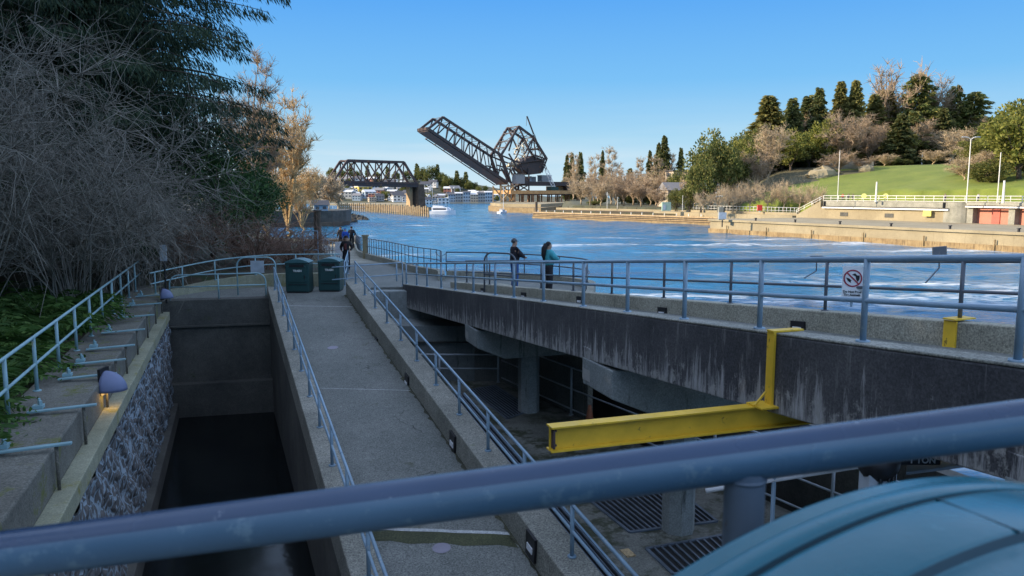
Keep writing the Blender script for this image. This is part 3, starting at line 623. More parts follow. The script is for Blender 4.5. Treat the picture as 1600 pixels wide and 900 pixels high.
# --- yellow hoist beam
uu = Vector((0.949, 0.3155, 0)); e0 = at(858, 685, 7.95)
t = thing('hoist_beam', 'long yellow steel I-beam hanging under the footbridge', 'hoist beam', e0)
e1 = e0 + uu * 6.4; hh = 0.26
MB().beam(e0 + Vector((0, 0, hh / 2)), e1 + Vector((0, 0, hh / 2)), 0.16, 0.018).build('top_flange', M['yellow'], t)
MB().beam(e0 - Vector((0, 0, hh / 2)), e1 - Vector((0, 0, hh / 2)), 0.16, 0.018).build('bottom_flange', M['yellow'], t)
MB().beam(e0, e1, 0.014, hh - 0.02).build('web', M['yellow'], t)
MB().box(e0 + uu * 0.03 + Vector((0.01, -0.03, 0)), (0.02, 0.10, 0.2), rz=math.atan2(0.3155, 0.949)).build('end_stop', M['steel_rust'], t)
mb = MB()
for dx, dz in ((.07, .08), (.07, -.08)):
    q = e0 + uu * dx + Vector((0.0, 0, dz)); mb.cyl(q + Vector((.006, -.02, 0)), q + Vector((-.004, .02, 0)), .014, n=6)
mb.build('bolts', M['steel_rust'], t)
def t_px(px, off):
    r = ray(px, 580); k = r.x / r.y; return (3.46 + 0.949 * off - k * (7.43 + 0.3155 * off)) / (0.949 * k + 0.3155)
th_ = t_px(1203, -0.03); s0 = NB(th_, -0.025); bz = e0.z + hh / 2 + 0.01
t = thing('hanger_strap', 'vertical yellow strap hooked over the footbridge edge above the beam', 'hanger', s0)
Rz = math.atan2(0.3155, 0.949)
mb = MB(); mb.box((s0.x, s0.y, (s0.z + bz) / 2 + .02), (0.03, 0.125, s0.z - bz + .04), rz=Rz); mb.build('strap', M['yellow'], t)
q = NB(th_, 0.16, 0.05); MB().box(q, (0.42, 0.125, 0.02), rz=Rz).build('top_hook', M['yellow'], t)
q = NB(th_, -0.10); mb = MB(); mb.box((q.x, q.y, bz + 0.01), (0.26, 0.3, 0.02), rz=Rz); mb.beam((q.x - .12, q.y - .05, bz + .02), (q.x + .02, q.y, bz + 0.17), 0.02, 0.02); mb.build('foot_plate', M['yellow'], t)
r = ray(1486, 522); nn = Vector((0.92, 0.392, 0)); k = (FB(0) - CAM).dot(nn) / r.dot(nn); p = CAM + r * k
t = thing('hanger_strap', 'yellow plate hooked over the river side parapet of the footbridge', 'hanger', p)
MB().box(p + Vector((-0.02, -0.005, -0.01)), (0.03, 0.19, 0.40), rz=math.atan2(0.392, 0.92)).build('strap', M['yellow'], t)
MB().box(p + Vector((0.13, 0.05, 0.215)), (0.42, 0.19, 0.02), rz=math.atan2(0.392, 0.92)).build('top_hook', M['yellow'], t)

# --- things hanging under the near end of the footbridge
def text_mesh(s, size, mat, loc, rot, parent, name='lettering', align='CENTER', ext=0.002, bold=0.0):
    c = bpy.data.curves.new('txt', 'FONT'); c.body = s; c.size = size; c.align_x = align; c.align_y = 'CENTER'; c.extrude = ext; c.offset = bold
    o = bpy.data.objects.new('txt', c); link(o); dg = bpy.context.evaluated_depsgraph_get(); me = bpy.data.meshes.new_from_object(o.evaluated_get(dg)); bpy.data.objects.remove(o)
    me.materials.clear(); me.materials.append(mat); o2 = link(bpy.data.objects.new(name, me)); o2.parent = parent; o2.location = Vector(loc) - wloc(parent); o2.rotation_euler = rot; return o2
c = at(1428, 713, 7.2)
t = thing('hoist_trolley', 'black hoist block lettered 1 TON under the footbridge', 'hoist', c)
MB().box(c, (0.42, 0.2, 0.11)).build('body', M['black'], t, bevel=0.01); MB().box(c + Vector((0, 0, 0.12)), (0.16, 0.12, 0.16)).build('bracket', M['black'], t)
text_mesh('1 TON', 0.085, M['white'], c + Vector((0.03, -0.104, -0.005)), (R(90), 0, 0), t, bold=0.002)
c = at(1372, 733, 7.0)
t = thing('chain_container', 'grey box half covered by a black bag under the footbridge', 'container', c)
MB().box(c + Vector((0, 0, -.1)), (0.26, 0.22, 0.34)).build('box', M['ltgrey'], t, bevel=0.01)
mb = MB(); mb.tube([c + Vector((0, 0, 0.16)), c + Vector((0, 0, 0.10)), c + Vector((0, 0, 0.0)), c + Vector((0.01, 0, -0.07))], [0.13, 0.19, 0.18, 0.13], 12)
for dx in (-0.03, 0.05, 0.09): mb.beam(c + Vector((dx, -0.135, 0.02)), c + Vector((dx - 0.01, -0.13, -0.22)), 0.03, 0.012)
mb.build('bag', M['black'], t, smooth=True)
a, b, c_, d = at(1416, 738, 7.6), at(1540, 722, 8.2), at(1510, 706, 9.5), at(1418, 712, 9.2)
t = thing('pale_sheet', 'pale blue-grey sheet panel slung under the footbridge', 'panel', a)
mb = MB(); V = [Vector(x) for x in (a, b, c_, d)]; mb.add(V + [v - Vector((0, 0, .03)) for v in V], [(0, 1, 2, 3), (7, 6, 5, 4), (0, 4, 5, 1), (1, 5, 6, 2), (2, 6, 7, 3), (3, 7, 4, 0)]); mb.build('sheet', M['ltgrey'], t)
p0 = at(1196, 752, 9.0); p1 = at(1352, 727, 9.0)
t = thing('pipe_rail', 'white painted pipe rail below the footbridge behind the handrail post', 'railing', p0); MB().tube([p0 - (p1 - p0) * .6, p1 + (p1 - p0) * 1.2], 0.03, 8).build('pipe', M['white'], t, smooth=True)
q = at(1210, 735, 9.0); MB().tube([q, Vector((q.x, q.y, 2.7))], 0.028, 8).build('post', M['rail'], t, smooth=True)

# --- "do not feed" sign on the river side railing
r = ray(1332, 443); nn = Vector((0.92, 0.392, 0)); k = (FB(0, .08) - CAM).dot(nn) / r.dot(nn); c = CAM + r * k
t = thing('warning_sign', 'white sign with red crossed circle reading Do Not Feed The Animals', 'sign', c)
W_, H_ = 0.31, 0.56; az = math.atan2(c.x, c.y); rot = (R(90), 0, -az + R(4)); ca, sa = math.cos(rot[2]), math.sin(rot[2])
def SP(x, y, dz): return c + Vector((ca * x - sa * (-dz), sa * x + ca * (-dz), y))        # x right, y up, dz toward viewer
def plate(name, w_, h_, rad, d0, d1, mat):
    pts = []
    for cx, cy, a0 in ((w_/2-rad, h_/2-rad, 0), (-w_/2+rad, h_/2-rad, 90), (-w_/2+rad, -h_/2+rad, 180), (w_/2-rad, -h_/2+rad, 270)):
        for k in range(5): a = R(a0 + 22.5 * k); pts.append((cx + rad * math.cos(a), cy + rad * math.sin(a)))
    n = len(pts); v = [SP(x, y, d0) for x, y in pts] + [SP(x, y, d1) for x, y in pts]
    return MB().add(v, [tuple(range(n - 1, -1, -1)), tuple(range(n, 2 * n))] + [(i, (i + 1) % n, n + (i + 1) % n, n + i) for i in range(n)]).build(name, mat, t)
M['red'] = plain('sign_red', (0.33, 0.025, 0.05), 0.5); M['ink'] = plain('sign_black', (0.01, 0.01, 0.015), 0.5)
plate('panel', W_, H_, 0.03, 0, 0.006, M['white'])
mb = MB(); n = 28; cy = 0.085; R0, R1 = 0.118, 0.14
v = [SP(R_ * math.cos(2*math.pi*k/n), cy + R_ * math.sin(2*math.pi*k/n), 0.012) for R_ in (R0, R1) for k in range(n)]
mb.add(v, [(k, (k+1) % n, n + (k+1) % n, n + k) for k in range(n)])
dg = 0.085; mb.add([SP(x, cy + y, 0.0125) for x, y in ((-dg-.008, dg-.008), (-dg+.008, dg+.008), (dg+.008, -dg+.008), (dg-.008, -dg-.008))], [(0, 3, 2, 1)]); mb.build('red_circle', M['red'], t)
mb = MB()
mb.add([SP(x, cy + y, 0.0105) for x, y in ((-.10, .01), (-.06, .0), (-.03, -.02), (-.015, -.04), (-.03, -.05), (-.02, -.075), (-.05, -.06), (-.075, -.035))], [tuple(range(8))])
mb.add([SP(x, cy + y, 0.0105) for x, y in ((.035, .08), (.06, .05), (.10, .05), (.10, -.01), (.075, -.055), (.05, -.02), (.04, .03), (.0, .055), (-.02, .05), (.01, .075))], [tuple(range(10))]); mb.build('hand_and_bird', M['ink'], t)
for s_, y in (('Do Not Feed', -0.135), ('The Animals', -0.185)):
    text_mesh(s_, 0.05, M['ink'], SP(0, y, 0.009), rot, t, bold=0.0016)
MB().box(SP(0, -0.3, -0.03), (0.04, 0.02, 0.16), rz=rot[2]).build('mount', M['rail'], t)
for x, y, w_, h_, lab, tilt in ((1468, 392, .21, .13, 'small dark grey tilted panel above the river side railing', -0.08), (1276, 401, .23, .035, 'thin grey panel seen edge-on above the river side railing', 0.0)):
    r = ray(x, y); k = (FB(0, .5) - CAM).dot(nn) / r.dot(nn); p = CAM + r * k
    t = thing('rail_panel', lab, 'panel', p)
    MB().box(p, (w_, 0.02, h_), mat=Matrix.Rotation(tilt, 3, 'Y')).build('panel', M['rail_dark'], t, bevel=0.004)
    MB().tube([p, p + Vector((0, -0.02, -0.25)), p + Vector((-.25, -0.14, -0.33 - h_))], 0.012, 6).build('arm', M['rail_dark'], t)

# --- left side: fence, brackets, lamps
lf = [LP(-3.74, 8.2, 5.4), LP(-3.74, 30.0, 5.4)]
add_railing('fence', 'pale turquoise two-rail fence on the mossy wall at the left', lf, 1.0, [LP(-3.74, 10.15 + 1.82 * i, 5.4) for i in range(11)], 'rail_teal', 0.03, 0.034, cat='fence')
t = thing('wall_extension', 'short continuation of the mossy wall behind the pool end', 'wall', LP(-3.4, 29, 5)); MB().prism([lp2(-3.95, 27.32), lp2(-2.9, 27.32), lp2(-2.9, 30.3), lp2(-3.95, 30.3)], 2, 5.38).build('wall', M['mossy'], t)
brk = [(10.2, 'nearest bracket, cut by the left edge of the photo'), (12.2, 'second bracket from the bottom on the left wall'), (14.45, 'bracket right beside the glowing hooded lamp'), (15.75, 'short bent bracket just beyond the glowing hooded lamp'), (17.3, 'bracket next beyond the glowing lamp on the mossy wall'), (19.4, 'bracket halfway along the mossy wall top'), (21.8, 'bracket before the thick green moss patch'), (24.2, 'bracket lying in the thick green moss patch'), (26.4, 'farthest bracket beside the small sign post')]
for Yb, lab in brk:
    a = LP(-3.50, Yb - 0.02, 5.46); b = LP(-2.42, Yb + 0.32, 5.50)
    t = thing('steel_bracket', 'pale turquoise steel ' + lab, 'bracket', a, 'steel brackets along the mossy wall')
    d = (b - a); mb = MB(); mb.beam(a, b, 0.09, 0.035); mb.build('bar', M['rail_teal'], t, bevel=0.008)
    mb = MB(); q = a.lerp(b, 0.12) + Vector((-.02, .12, 0.05)); mb.box(q, (0.16, 0.14, 0.06), rz=0.3); mb.box(q + Vector((.03, 0, .06)), (0.05, 0.1, 0.09), rz=0.8); mb.cyl(q + Vector((0.02, 0, 0.02)), q + Vector((0.02, 0, 0.14)), 0.02); mb.build('lug', M['rail_teal'], t, bevel=0.006)
    q = LP(-2.63, Yb + 0.26, 0); MB().cyl((q.x, q.y, 4.83), (q.x, q.y, 5.47), 0.025, n=8).build('support_post', M['mossy'], t, smooth=True)
M['hood'] = plain('purple_grey_hood', (0.15, 0.18, 0.30), 0.55, var=0.08)
m_, t_, b_ = newmat('lamp_glow'); b_.inputs['Emission Color'].default_value = (1.0, 0.62, 0.18, 1); b_.inputs['Emission Strength'].default_value = 3.0; b_.inputs['Base Color'].default_value = (0.8, 0.6, 0.3, 1); M['glow'] = m_
for (x, y, Y, s_, lab, lit) in ((165, 600, 14.6, 1.0, 'half-dome lamp with glowing bulb over the pool ledge', 1), (255, 461, 26.2, 0.85, 'small half-dome lamp at the far corner of the pool', 0)):
    c = at(x, y, Y); t = thing('hooded_lamp', lab, 'lamp', c)
    mb = MB(); n, m__ = 16, 10; v = []; fs = []      # quarter-sphere hood bulging to the pool side
    for j in range(m__ + 1):
        th2 = math.pi / 2 * j / m__
        for k in range(n + 1):
            ph = -math.pi / 2 + math.pi * k / n; rr = 0.40 * s_
            v.append(c + Vector((rr * math.cos(th2) * math.cos(ph), rr * 0.72 * math.cos(th2) * math.sin(ph), rr * math.sin(th2) * 0.95 - 0.12 * s_)))
    for j in range(m__):
        for k in range(n): a = j * (n + 1) + k; fs.append((a, a + 1, a + n + 2, a + n + 1))
    mb.add(v, fs); o = mb.build('hood', M['hood'], t, smooth=True); md = o.modifiers.new('s', 'SOLIDIFY'); md.thickness = 0.012
    MB().box(c + Vector((-0.03, 0, 0.06)), (0.05, 0.34 * s_, 0.52 * s_)).build('back_plate', M['black'], t)
    MB().ball(c + Vector((0.10 * s_, 0, -0.12 * s_)), (0.075, 0.06, 0.05), 10, 6).build('bulb', M['glow'] if lit else M['white'], t, smooth=True)
lp_ = bpy.data.lights.new('lamp_bulb', 'POINT'); lp_.energy = 0.9; lp_.color = (1, 0.6, 0.2); lp_.shadow_soft_size = 0.05
lo = link(bpy.data.objects.new('lamp_bulb', lp_)); lo.location = at(165, 600, 14.6) + Vector((0.10, 0, -0.2))

# curved wall and rails round the far end of the pool
cw = spline([(-12.75, 27.0, 5.42), (-12.5, 28.6, 5.46), (-11.6, 30.5, 5.6), (-9.8, 31.4, 5.72), (-7.0, 31.45, 5.75)], 6)
t = thing('curved_wall', 'low curved concrete wall behind the two green bins', 'wall', cw[0]); MB().wall(cw, 0.3, 1, z0=3, side=-1).build('wall', M['ledge'], t)
add_railing('curved_railing', 'pale turquoise railing curving along the wall behind the bins', [p + Vector((-.1, .1, 0)) for p in cw], 0.78, along([p + Vector((-.1, .1, 0)) for p in cw], 1.62, 0.3), 'rail_teal', 0.026)
a = at(266, 470, 27.3); b = at(416, 466, 28.2)
hoop('guard_rail', 'low round-cornered guard rail across the far end of the pool', (a.x, a.y, 5.2), (b.x, b.y, 5.2), 0.9, 0.026, 'rail_teal', (0.52,), (0.5,))
a = at(372, 462, 28.75); b = at(432, 462, 28.9)
h_ = hoop('hoop_rail', 'tall hoop rail carrying a blank white panel near the bins', (a.x, a.y, 5.2), (b.x, b.y, 5.2), 1.42, 0.028, 'rail_teal')
c = at(402, 417, 28.7); tag(MB().box(c, (0.50, 0.02, 0.46)).build('blank_panel', M['ltgrey']), 'blank pale panel fixed on the tall hoop rail', 'panel')
c = at(256, 395, 26.6); t = thing('sign_post', 'narrow grey sign on a black post beside the small lamp', 'sign', (c.x, c.y, 5.3))
MB().cyl((c.x, c.y, 5.2), (c.x, c.y, c.z + .2), 0.035, n=8).build('post', M['black'], t); MB().box((c.x, c.y - .05, c.z), (0.24, 0.02, 0.56)).build('panel', M['ltgrey'], t)

# --- two litter bins
M['sticker'] = plain('white_sticker', (0.6, 0.62, 0.6), 0.5)
def litter_bin(px0, px1, ybase, label, word):
    c = pz((px0 + px1) / 2, ybase, 5.2); wd = (px1 - px0) / 1200 * c.y * 0.97; hb = 1.10
    t = thing('litter_bin', label, 'bin', c, 'green litter bins on the plaza')
    def arch(w_, y0, y1, z0, zs, rise, n=10):
        pts = [(-w_/2, z0), (w_/2, z0)] + [(w_/2 * math.cos(math.pi * k / n) if False else w_/2 - w_ * k / n, zs + rise * (1 - (2 * k / n - 1) ** 2)) for k in range(n + 1)]
        m_ = len(pts); v = [(c.x + x, c.y + y0, c.z + z) for x, z in pts] + [(c.x + x, c.y + y1, c.z + z) for x, z in pts]
        return v, [tuple(range(m_ - 1, -1, -1))[::-1], tuple(range(2 * m_ - 1, m_ - 1, -1))] + [(i, i + m_, (i + 1) % m_ + m_, (i + 1) % m_) for i in range(m_)]
    MB().add(*arch(wd, 0, 0.7, 0.05, 1.12, 0.12)).build('body', M['bin'], t, bevel=0.03)
    MB().add(*arch(wd * 0.78, -0.025, 0.01, 0.42, 1.02, 0.09)).build('door', M['bin'], t, bevel=0.015)
    MB().add(*arch(wd * 1.05, -0.03, 0.73, 1.16, 1.19, 0.13)).build('lid', M['bin_top'], t, bevel=0.02)
    MB().box(c + Vector((0, 0.35, 0.03)), (wd * 0.92, 0.66, 0.07)).build('base', M['black'], t)
    MB().box(c + Vector((0, -0.01, 0.33)), (wd * 0.8, 0.03, 0.02)).build('door_seam', M['black'], t)
    MB().box(c + Vector((0, -0.03, 1.06)), (wd * 0.62, 0.04, 0.10)).build('flap', M['black'], t); MB().box(c + Vector((wd * .33, -0.04, 0.62)), (0.03, 0.03, 0.14)).build('handle', M['black'], t)
    for s_ in (-1, 1): MB().box(c + Vector((s_ * wd * .49, 0.1, 1.13)), (0.03, 0.1, 0.06)).build('hinge', M['black'], t)
    text_mesh(word, 0.105, M['sticker'], c + Vector((0.03, -0.045, 0.86)), (R(90), 0, 0), t, bold=0.006)
    return t, c
litter_bin(446, 484, 458, 'dark green litter bin, left one of the pair', 'TRASH')
litter_bin(497, 532, 456, 'dark green litter bin, right one beside the walking path', 'TRASH')

# --- foreground handrail
P0 = at(0, 868, 0.715); P1 = at(1600, 659, 0.775)
d = P1 - P0
t = thing('handrail', 'thick blue handrail crossing the whole foreground', 'handrail', P0)
hp = [P0 + d * (-1.2 + 3.4 * i / 24) for i in range(25)]
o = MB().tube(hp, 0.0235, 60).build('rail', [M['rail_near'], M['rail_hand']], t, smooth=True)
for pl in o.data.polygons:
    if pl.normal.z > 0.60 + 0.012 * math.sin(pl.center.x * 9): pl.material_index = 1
mid = at(1163, 735, 0.765)
k = (mid - P0).dot(d) / d.dot(d); base = P0 + d * k
MB().tube([base + Vector((0, 0, z)) for z in (-0.012, -0.02, -0.03, -0.5, -1.1)], [0.021, 0.021, 0.0205, 0.0205, 0.0205], 32, cap=False).build('post', M['post_near'], t, smooth=True)
MB().tube([base + Vector((0, 0, -0.0195)), base + Vector((0, 0, -0.0235))], [0.0225, 0.0213], 32).build('weld_bead', M['post_near'], t, smooth=True)

# --- teal bin lid, close on the right
def LS(r, s, dz=0.0): return Vector((0.317 + 0.4 * r + 0.91 * s, 0.66 - 0.91 * r + 0.4 * s, 8.75 - 0.80 * s * s + dz - (0.0)))
t = thing('near_bin', 'teal plastic bin with domed lid at the bottom right corner', 'bin', (0.5, 0.45, 7.5))
prof = [(0.0, -0.07), (0.006, -0.022), (0.011, -0.008), (0.016, -0.002), (0.020, -0.001), (0.031, -0.004), (0.0345, -0.003), (0.038, 0.002), (0.042, 0.0035), (0.050, 0.004), (0.0585, 0.0035), (0.0600, 0.001), (0.0615, -0.006), (0.0655, -0.006), (0.0670, 0.001), (0.069, 0.0035), (0.075, 0.0045), (0.10, 0.005), (0.131, 0.0045), (0.135, 0.003), (0.137, -0.004), (0.140, -0.006), (0.144, -0.0065), (0.150, -0.007), (0.2, -0.010), (0.45, -0.018), (0.62, -0.03), (0.64, -0.10)]
S = [-0.44 + 0.88 * i / 60 for i in range(61)]
mb = MB(); V = []
for s_ in S:
    e = max(0, abs(s_) - 0.38)
    for r_, dz in prof: V.append(LS(r_, s_, dz - e * e * 16))
n = len(prof); mb.add(V, [(i * n + j, (i + 1) * n + j, (i + 1) * n + j + 1, i * n + j + 1) for i in range(60) for j in range(n - 1)])
mb.m = []; 
for i in range(60):
    for j in range(n - 1): mb.m.append(1 if j in (11, 12, 13) or j == 19 else 0)
mb.build('lid', [M['teal'], M['groove']], t, smooth=True)
V = []; A = [LS(0.068 + (0.136 - 0.068) * i / 10, 0.0, 0.0042) for i in range(11)]
MB().tube(A, 0.0011, 6).build('lid_seam', M['groove'], t, smooth=True)
body = [LS(r_, s_, -0.05) for r_, s_ in ((0.0, -0.43), (0.0, 0.43), (0.62, 0.43), (0.62, -0.43))]
MB().prism([(p.x, p.y) for p in body], 7.45, [p.z - 0.03 for p in body]).build('body', M['teal'], t, bevel=0.03)
structure(MB().prism([(-3, -6), (6, -6), (6, -0.5), (3.2, 1.0), (0.2, 1.05), (-3, 0.8)], 3.0, 7.45).build('upper_landing', M['conc']))
# ================================================================== TREES
def spray(mb, p, d, L, w_, rnd, up=None):
    d = d.normalized(); s_ = d.cross(Vector((rnd.uniform(-1, 1), rnd.uniform(-1, 1), rnd.uniform(-1, 1))))
    if s_.length < 1e-3: s_ = d.orthogonal()
    s_.normalize(); s_ *= w_ / 2
    b = len(mb.v); m_ = p + d * (L * 0.45)
    mb.v += [tuple(p), tuple(m_ + s_), tuple(p + d * L), tuple(m_ - s_)]; mb.f.append((b, b + 1, b + 2, b + 3)); mb.m.append(mb.mi)
def rdir(rnd):
    z = rnd.uniform(-1, 1); a = rnd.uniform(0, 2 * math.pi); q = math.sqrt(1 - z * z); return Vector((q * math.cos(a), q * math.sin(a), z))
def make_tree(name, trunk, crown, mt, mc, label, cat, group=None, loc=(0, 0, 0)):
    t = thing(name, label, cat, (0, 0, 0), group)
    if trunk: trunk.build('trunk', M[mt], t, smooth=True)
    if crown: crown.build('crown', M[mc], t)
    t.location = loc; return t
def conifer(h, rad, seed, nb=70, leaf=0.7, droop=0.25, base=0.12, per=10, shape=1.0, fan=3, r0=0.35, lw=0.3, rag=0.3, hang=0.0, vs=0.0):
    rnd = random.Random(seed); tr = MB(); cr = MB(); lean = Vector((rnd.uniform(-.02, .02), rnd.uniform(-.02, .02), 1))
    tr.tube([lean * (h * k / 8) for k in range(9)], [r0 * (1 - k / 8.4) for k in range(9)], 7)
    for i in range(nb):
        f = base + (1 - base) * ((i + rnd.random()) / nb) ** 0.92
        z = h * f; L = rad * (1 - f) ** (0.75 * shape) * rnd.uniform(1 - rag, 1 + rag * 0.6) + 0.25
        a = i * 2.4 + rnd.uniform(-.4, .4); dh = Vector((math.cos(a), math.sin(a), 0))
        st = lean * z; pts = []
        n = max(3, int(per * (L / rad) + 2))
        for k in range(n + 1):
            u = k / n; pts.append(st + dh * (L * u) + Vector((0, 0, L * (0.22 * u - droop * 1.6 * u * u))))
        if L > rad * 0.35: tr.tube(pts, [0.05 * r0 / 0.35 * (1 - .8 * k / n) for k in range(n + 1)], 3, cap=False)
        side = dh.cross(Vector((0, 0, 1)))
        for k in range(1, n + 1):
            u = k / n
            for q in range(fan):
                kk = min(n - 1, int(rnd.uniform(k - 1, k))) ; pk = pts[k - 1].lerp(pts[k], rnd.random())
                wd = (1 - u * 0.8) * L * 0.34
                off = side * rnd.uniform(-1, 1) * wd + Vector((0, 0, rnd.uniform(-.45, .25) * leaf * (1 + hang) - rnd.random() ** 1.5 * vs * (1.1 - k / n)))
                d = Vector((0, 0, -hang)) + dh * rnd.uniform(0.3, 1) * (1 - .5 * min(1, hang)) + side * (1.2 * (off.dot(side)) / (wd + .01)) * 0.7 + Vector((0, 0, -rnd.uniform(0.1, 0.5 + droop * 2)))
                spray(cr, pk + off, d, leaf * rnd.uniform(0.7, 1.3), leaf * lw * rnd.uniform(.8, 1.3), rnd)
    return tr, cr
def leafy(h, rad, seed, clumps=40, per=70, leaf=0.55, base=0.25, squash=0.8, r0=0.35, cl=0.28, top=1.0, trunk_h=None):
    rnd = random.Random(seed); tr = MB(); cr = MB(); cs = []
    c0 = Vector((0, 0, h * (base + (1 - base) / 2))); rz = h * (1 - base) / 2
    for i in range(clumps):
        d = rdir(rnd); q = rnd.uniform(0.35, 0.85)
        sh = 1.0 if d.z < 0 else top
        c = c0 + Vector((d.x * rad * q * sh, d.y * rad * q * sh, d.z * rz * q)); cs.append((c, rnd.uniform(0.7, 1.3) * rad * cl))
    th = h * base * 1.2
    tr.tube([Vector((0, 0, 0)), Vector((0.1, 0, th)), Vector((0, 0.1, th * 1.5))], [r0, r0 * .8, r0 * .6], 8)
    for c, r_ in cs[::3]: tr.tube([Vector((0, 0, th * rnd.uniform(.7, 1.4))), (c + Vector((0, 0, th))) / 2 + rdir(rnd) * .2, c], [r0 * .4, r0 * .25, r0 * .08], 4, cap=False)
    for c, r_ in cs:
        for k in range(per):
            d = rdir(rnd); p = c + Vector((d.x, d.y, d.z * squash)) * r_ * rnd.uniform(0.55, 1.08)
            spray(cr, p, d * .6 + rdir(rnd) * .7 + Vector((0, 0, .15)), leaf * rnd.uniform(.6, 1.3), leaf * .55 * rnd.uniform(.7, 1.2), rnd)
    return tr, cr
def bare(h, rad, seed, twigs=1400, r0=0.25, rt=0.03, base=0.2, upw=0.5, main=7, curl=0.3, levels=3):
    """trunk + limbs in one mesh, fine twigs in another"""
    rnd = random.Random(seed); tr = MB(); tw = MB()
    th = h * base; tr.tube([Vector((0, 0, 0)), Vector((rnd.uniform(-.1, .1) * rad, 0, th * .6)), Vector((0, rnd.uniform(-.1, .1) * rad, th))], [r0, r0 * .85, r0 * .7], 7)
    nodes = []
    for i in range(main):
        a = i * 2.4 + rnd.uniform(-.5, .5); el = rnd.uniform(0.25, 1.0) * upw + 0.25
        e = Vector((math.cos(a) * rad * rnd.uniform(.5, .95), math.sin(a) * rad * rnd.uniform(.5, .95), 0)) * (1.25 - el * .8); e.z = th + (h - th) * min(1, el * rnd.uniform(.75, 1.1))
        s0 = Vector((0, 0, th * rnd.uniform(.7, 1.05))); mid = s0.lerp(e, .5) + rdir(rnd) * rad * .12 + Vector((0, 0, (h - th) * (.10 if upw > .4 else -.02)))
        pts = [s0, s0.lerp(mid, .5) + rdir(rnd) * rad * .05, mid, mid.lerp(e, .5) + rdir(rnd) * rad * .06, e]
        tr.tube(pts, [r0 * .5, r0 * .42, r0 * .33, r0 * .22, r0 * .1], 5, cap=False)
        for k in range(1, 5): nodes.append((pts[k], (pts[k] - pts[k - 1]).normalized(), r0 * (.42 - .08 * k), 1 - k * .12))
    sub = []
    nsub = max(20, twigs // 22)
    for i in range(nsub):
        p, d, r_, f = rnd.choice(nodes); dd = (d * .6 + rdir(rnd) * .9 + Vector((0, 0, upw * .6))).normalized(); L = rad * rnd.uniform(.22, .5)
        m1 = p + dd * L * .5 + rdir(rnd) * L * .1; e = p + dd * L + Vector((0, 0, curl * L * (rnd.random() - .3)))
        if e.z < h * .12: e.z = h * .15
        tr.tube([p, m1, e], [max(rt * 1.6, r_ * .45), max(rt * 1.3, r_ * .3), rt], 4, cap=False)
        sub += [(m1, dd), (e, dd), (p.lerp(m1, .6), dd)]
    for i in range(twigs):
        p, d = rnd.choice(sub); dd = (d * .5 + rdir(rnd) * .8 + Vector((0, 0, upw * .45))).normalized(); L = rad * rnd.uniform(.10, .26)
        m1 = p + dd * L * .5 + rdir(rnd) * L * .12; tw.tube([p, m1, p + dd * L + rdir(rnd) * L * .12], [rt, rt * .8, rt * .4], 3, cap=False)
    return tr, tw
def bush(h, rad, seed, stems=60, rt=0.014, segs=7, twigs=900):
    """thicket of long arching stems with side twigs"""
    rnd = random.Random(seed); tr = MB(); tw = MB(); nodes = []
    for i in range(stems):
        a = rnd.uniform(0, 2 * math.pi); q = rnd.uniform(0, .28) * rad; p = Vector((math.cos(a) * q, math.sin(a) * q, 0)); out = Vector((math.cos(a + rnd.uniform(-.8, .8)), math.sin(a + rnd.uniform(-.8, .8)), 0))
        hh = h * rnd.uniform(.45, 1.0); reach = rad * rnd.uniform(.3, 1.0); dr = rnd.uniform(.0, .6); pts = []; wob = [rdir(rnd) * rad * .04 for _ in range(segs + 1)]
        for k in range(segs + 1):
            u = k / segs; pts.append(p + out * reach * (u ** 1.3) + Vector((0, 0, hh * (1.5 * u - (.5 + dr * .6) * u * u))) + wob[k] * u)
        r_ = rt * rnd.uniform(1.2, 3.0); tr.tube(pts, [r_ * (1 - .75 * k / segs) for k in range(segs + 1)], 4, cap=False)
        for k in range(2, segs + 1): nodes.append((pts[k], (pts[k] - pts[k - 1]).normalized()))
    for i in range(twigs):
        p, d = rnd.choice(nodes); dd = (d * .7 + rdir(rnd) * .9).normalized(); L = rad * rnd.uniform(.10, .46); b1_ = rdir(rnd) * L * .22; m1 = p + dd * L * .35 + b1_; m2 = p + dd * L * .7 + b1_ * .9 + rdir(rnd) * L * .14 - Vector((0, 0, L * .10)); e = p + dd * L + rdir(rnd) * L * .3 - Vector((0, 0, L * rnd.uniform(-.1, .5)))
        tw.tube([p, m1, m2, e], [rt * .8, rt * .65, rt * .5, rt * .28], 3, cap=False)
    return tr, tw
def place(src, loc, s_=1.0, rz=0.0, label=None, group=None, sz=None):
    if src.get('used'):
        c = copy_tree(src)
        if 'used' in c: del c['used']
    else: c = src; src['used'] = 1
    c.location = loc; c.scale = (s_, s_, sz or s_); c.rotation_euler = (0, 0, rz)
    if label: c['label'] = label
    if group: c['group'] = group
    elif 'group' in c: del c['group']
    return c
def cleanup_flags():
    for o in bpy.data.objects:
        if 'used' in o: del o['used']
# ================================================================== LEFT BANK
def shore_x(Y):
    pts = [(-60, 18), (0, -3.9), (27.3, -13.8), (30.6, -13.2), (31.9, -9.9), (32.1, -7.6), (35, -8.1), (41, -9.1), (50, -12.1), (60, -15.1), (66, -17.0), (70, -18.6), (100, -29), (150, -52), (205, -66), (400, -150)]
    for (a, xa), (b, xb) in zip(pts, pts[1:]):
        if Y <= b: return xa + (xb - xa) * (Y - a) / (b - a)
    return pts[-1][1]
def land_z(X, Y):
    d = shore_x(Y) - X
    if d < 0: return -0.5
    if Y < 68:
        k = max(0, min(1, (60 - Y) / 25)); z = 5.15 + 0.20 * max(0, d - 1.2) * (0.35 + 0.65 * k)
        z = min(z, 7 + 20 * k)
    else: z = 2.6 + 0.05 * min(d, 60) + min(1.0, d * .3)
    return z + 0.15 * math.sin(X * 1.3) * math.sin(Y * 0.9)
